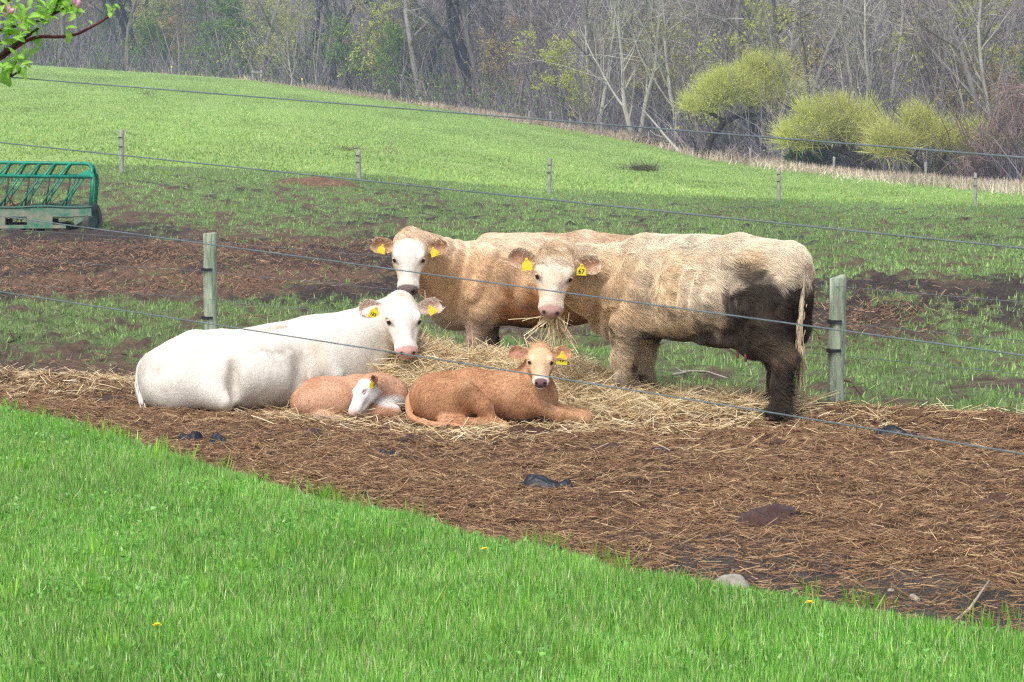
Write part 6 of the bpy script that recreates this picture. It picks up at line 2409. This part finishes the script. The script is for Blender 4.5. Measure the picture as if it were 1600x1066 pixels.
def aw(px, py, dd=0.0):
    return P(px, py, AB + dd) - o


BRN = S(84, 62, 54)
STEM = [([(-60, 122, .1), (-20, 100, .05), (10, 80, 0), (42, 57, 0), (60, 45, -.02)], .0085, BRN),
        ([(-60, 130, .1), (0, 93, .02), (36, 66, 0), (60, 57, .02), (95, 58, .03), (120, 54, .03), (140, 44, .03), (160, 33, .02), (174, 23, 0)], .0062, S(112, 58, 62)),
        ([(-40, 62, .05), (0, 47, 0), (34, 38, 0), (64, 32, 0), (84, 22, 0), (104, 12, .02), (122, 4, .03), (134, -8, .03)], .005, BRN),
        ([(-50, 30, -.1), (0, 10, -.05), (14, 0, 0), (30, -14, .02)], .006, BRN),
        ([(34, 38, 0), (37, 20, .02), (41, 0, .02)], .0035, S(150, 132, 110)),
        ([(-60, 140, -.1), (0, 127, 0), (14, 121, 0), (30, 112, 0)], .006, BRN),
        ([(14, 121, 0), (22, 106, 0), (26, 96, 0)], .003, S(120, 110, 70)),
        ([(10, 80, 0), (-4, 60, .04), (-14, 30, .1)], .004, BRN),
        ([(84, 22, 0), (92, 0, .02), (100, -14, .02)], .004, BRN)]
for pts, r, c in STEM:
    pp = np.array([aw(*q) for q in pts])
    tt = np.linspace(0, len(pp) - 1, 5 * len(pp))
    pf = np.stack([np.interp(tt, np.arange(len(pp)), pp[:, j]) for j in range(3)], 1)
    for _ in range(2):
        pf[1:-1] = .25 * pf[:-2] + .5 * pf[1:-1] + .25 * pf[2:]
    b = MB()
    b.tube(pf, np.linspace(r, r * .5, len(pf)), 7, c)
    b.build('twig', M['bark'], ap)


def leaf_me(w, cup, sd):
    rq = np.random.default_rng(sd)
    u = np.linspace(0, 1, 8)[:, None]
    v = np.linspace(-1, 1, 5)[None, :]
    pr = w * np.sin(np.pi * np.clip(u, 0, 1) ** .8) ** .8
    G_ = np.stack([u + 0 * v, v * pr, cup * np.abs(v) * pr + .12 * np.sin(u * 3.1) * 1.0 + .02 * np.sin(u * 14 + sd) * np.abs(v)], -1)
    vein = (1 - np.abs(v)) ** 4 * .35 + 0 * u
    c_ = S(160, 212, 84)[None, None] * (1 - vein[..., None]) + S(206, 230, 150)[None, None] * vein[..., None]
    b_ = MB()
    b_.grid(G_, c_)
    return b_.mesh('leaf')


LM = [leaf_me(.26, .3, 1), leaf_me(.22, .6, 2), leaf_me(.30, .15, 3), leaf_me(.18, .8, 4)]
for q in LM:
    q.materials.append(M['leaf'])
CL = [(20, 52, 7), (32, 60, 5), (50, 52, 5), (58, 57, 3), (48, 34, 5), (40, 28, 4), (72, 30, 5), (82, 20, 6), (98, 16, 6), (108, 12, 6), (112, 22, 4), (92, 8, 6), (70, 14, 4), (36, 22, 3), (34, 36, 4),
      (4, 44, 5), (12, 26, 6), (20, 32, 5), (8, 60, 4), (2, 66, 4), (20, 2, 4), (30, -4, 4), (28, 94, 7), (36, 96, 6), (16, 102, 7), (8, 108, 6), (42, 100, 4), (14, 124, 4), (22, 116, 3), (0, 96, 4), (4, 14, 4), (-8, 54, 5), (-12, 104, 5),
      (174, 18, 4), (136, 42, 2), (102, 48, 3), (176, 14, 3), (96, -4, 5), (84, 0, 4), (54, 4, 3), (64, 46, 4), (44, 66, 3), (60, 20, 4), (116, 16, 4), (26, 46, 4)]
for cx_, cy_, n_ in CL:
    for k in range(n_):
        p0 = aw(cx_ + rg.normal() * 4, cy_ + rg.normal() * 4, rg.normal() * .03)
        a = rg.uniform(0, 6.28)
        d = norm(np.array([math.cos(a), rg.normal() * .5 - .15, math.sin(a) * .8 + .25]))
        up_ = norm(np.array([rg.normal() * .4, -.55 + rg.normal() * .4, 1.0]))
        y_ = norm(np.cross(up_, d))
        z_ = np.cross(d, y_)
        sc_ = rg.uniform(.025, .047) * (.62 if cx_ > 95 and cy_ > 10 and cx_ > 115 else 1)
        lo = link('leaf', LM[rg.integers(0, 4)], None, ap)
        m4 = Matrix.Identity(4)
        for i in range(3):
            m4[i][0], m4[i][1], m4[i][2], m4[i][3] = d[i] * sc_, y_[i] * sc_, z_[i] * sc_, p0[i]
        lo.matrix_local = m4
b = MB()
u = np.linspace(0, math.pi, 7)[:, None]
v = np.arange(9)[None, :] * (2 * math.pi / 9)
b.grid(np.stack([np.sin(u) * np.cos(v) * .8, np.sin(u) * np.sin(v) * .8, np.cos(u) + 0 * v], -1), (1, 1, 1), True)
bud_me = b.mesh('bud')
bud_me.materials.append(M['petal'])
for px, py, s_ in ((122, 6, .008), (117, 1, .007), (13, 14, .007), (16, 19, .006), (9, 22, .006), (18, 18, .007), (37, 48, .006), (33, 37, .005), (4, 14, .006), (12, 10, .006)):
    bo = link('bud', bud_me, None, ap, tuple(aw(px, py, -.02)))
    s_ *= 1.4
    bo.scale = (s_, s_, s_ * 1.2)
    bo.rotation_euler = (rg.normal() * .5, rg.normal() * .5, 0)

# ------------------------------------------------------------------ air between here and the wood
hz = MB()
hz.box((0, 300, 57), (600, 760, 120))
hm = bpy.data.materials.new('haze')
hm.use_nodes = True
for nd in list(hm.node_tree.nodes):
    if nd.type == 'BSDF_PRINCIPLED':
        hm.node_tree.nodes.remove(nd)
pv = hm.node_tree.nodes.new('ShaderNodeVolumePrincipled')
pv.inputs['Color'].default_value = (.62, .79, 1.0, 1)
pv.inputs['Density'].default_value = 0.0006
pv.inputs['Anisotropy'].default_value = 0.0
hm.node_tree.links.new(pv.outputs[0], hm.node_tree.nodes['Material Output'].inputs['Volume'])
ho = hz.build('haze', hm, None, smooth=False)
tag(ho, 'thin bluish air between the yard and the wood', 'haze', kind='stuff')
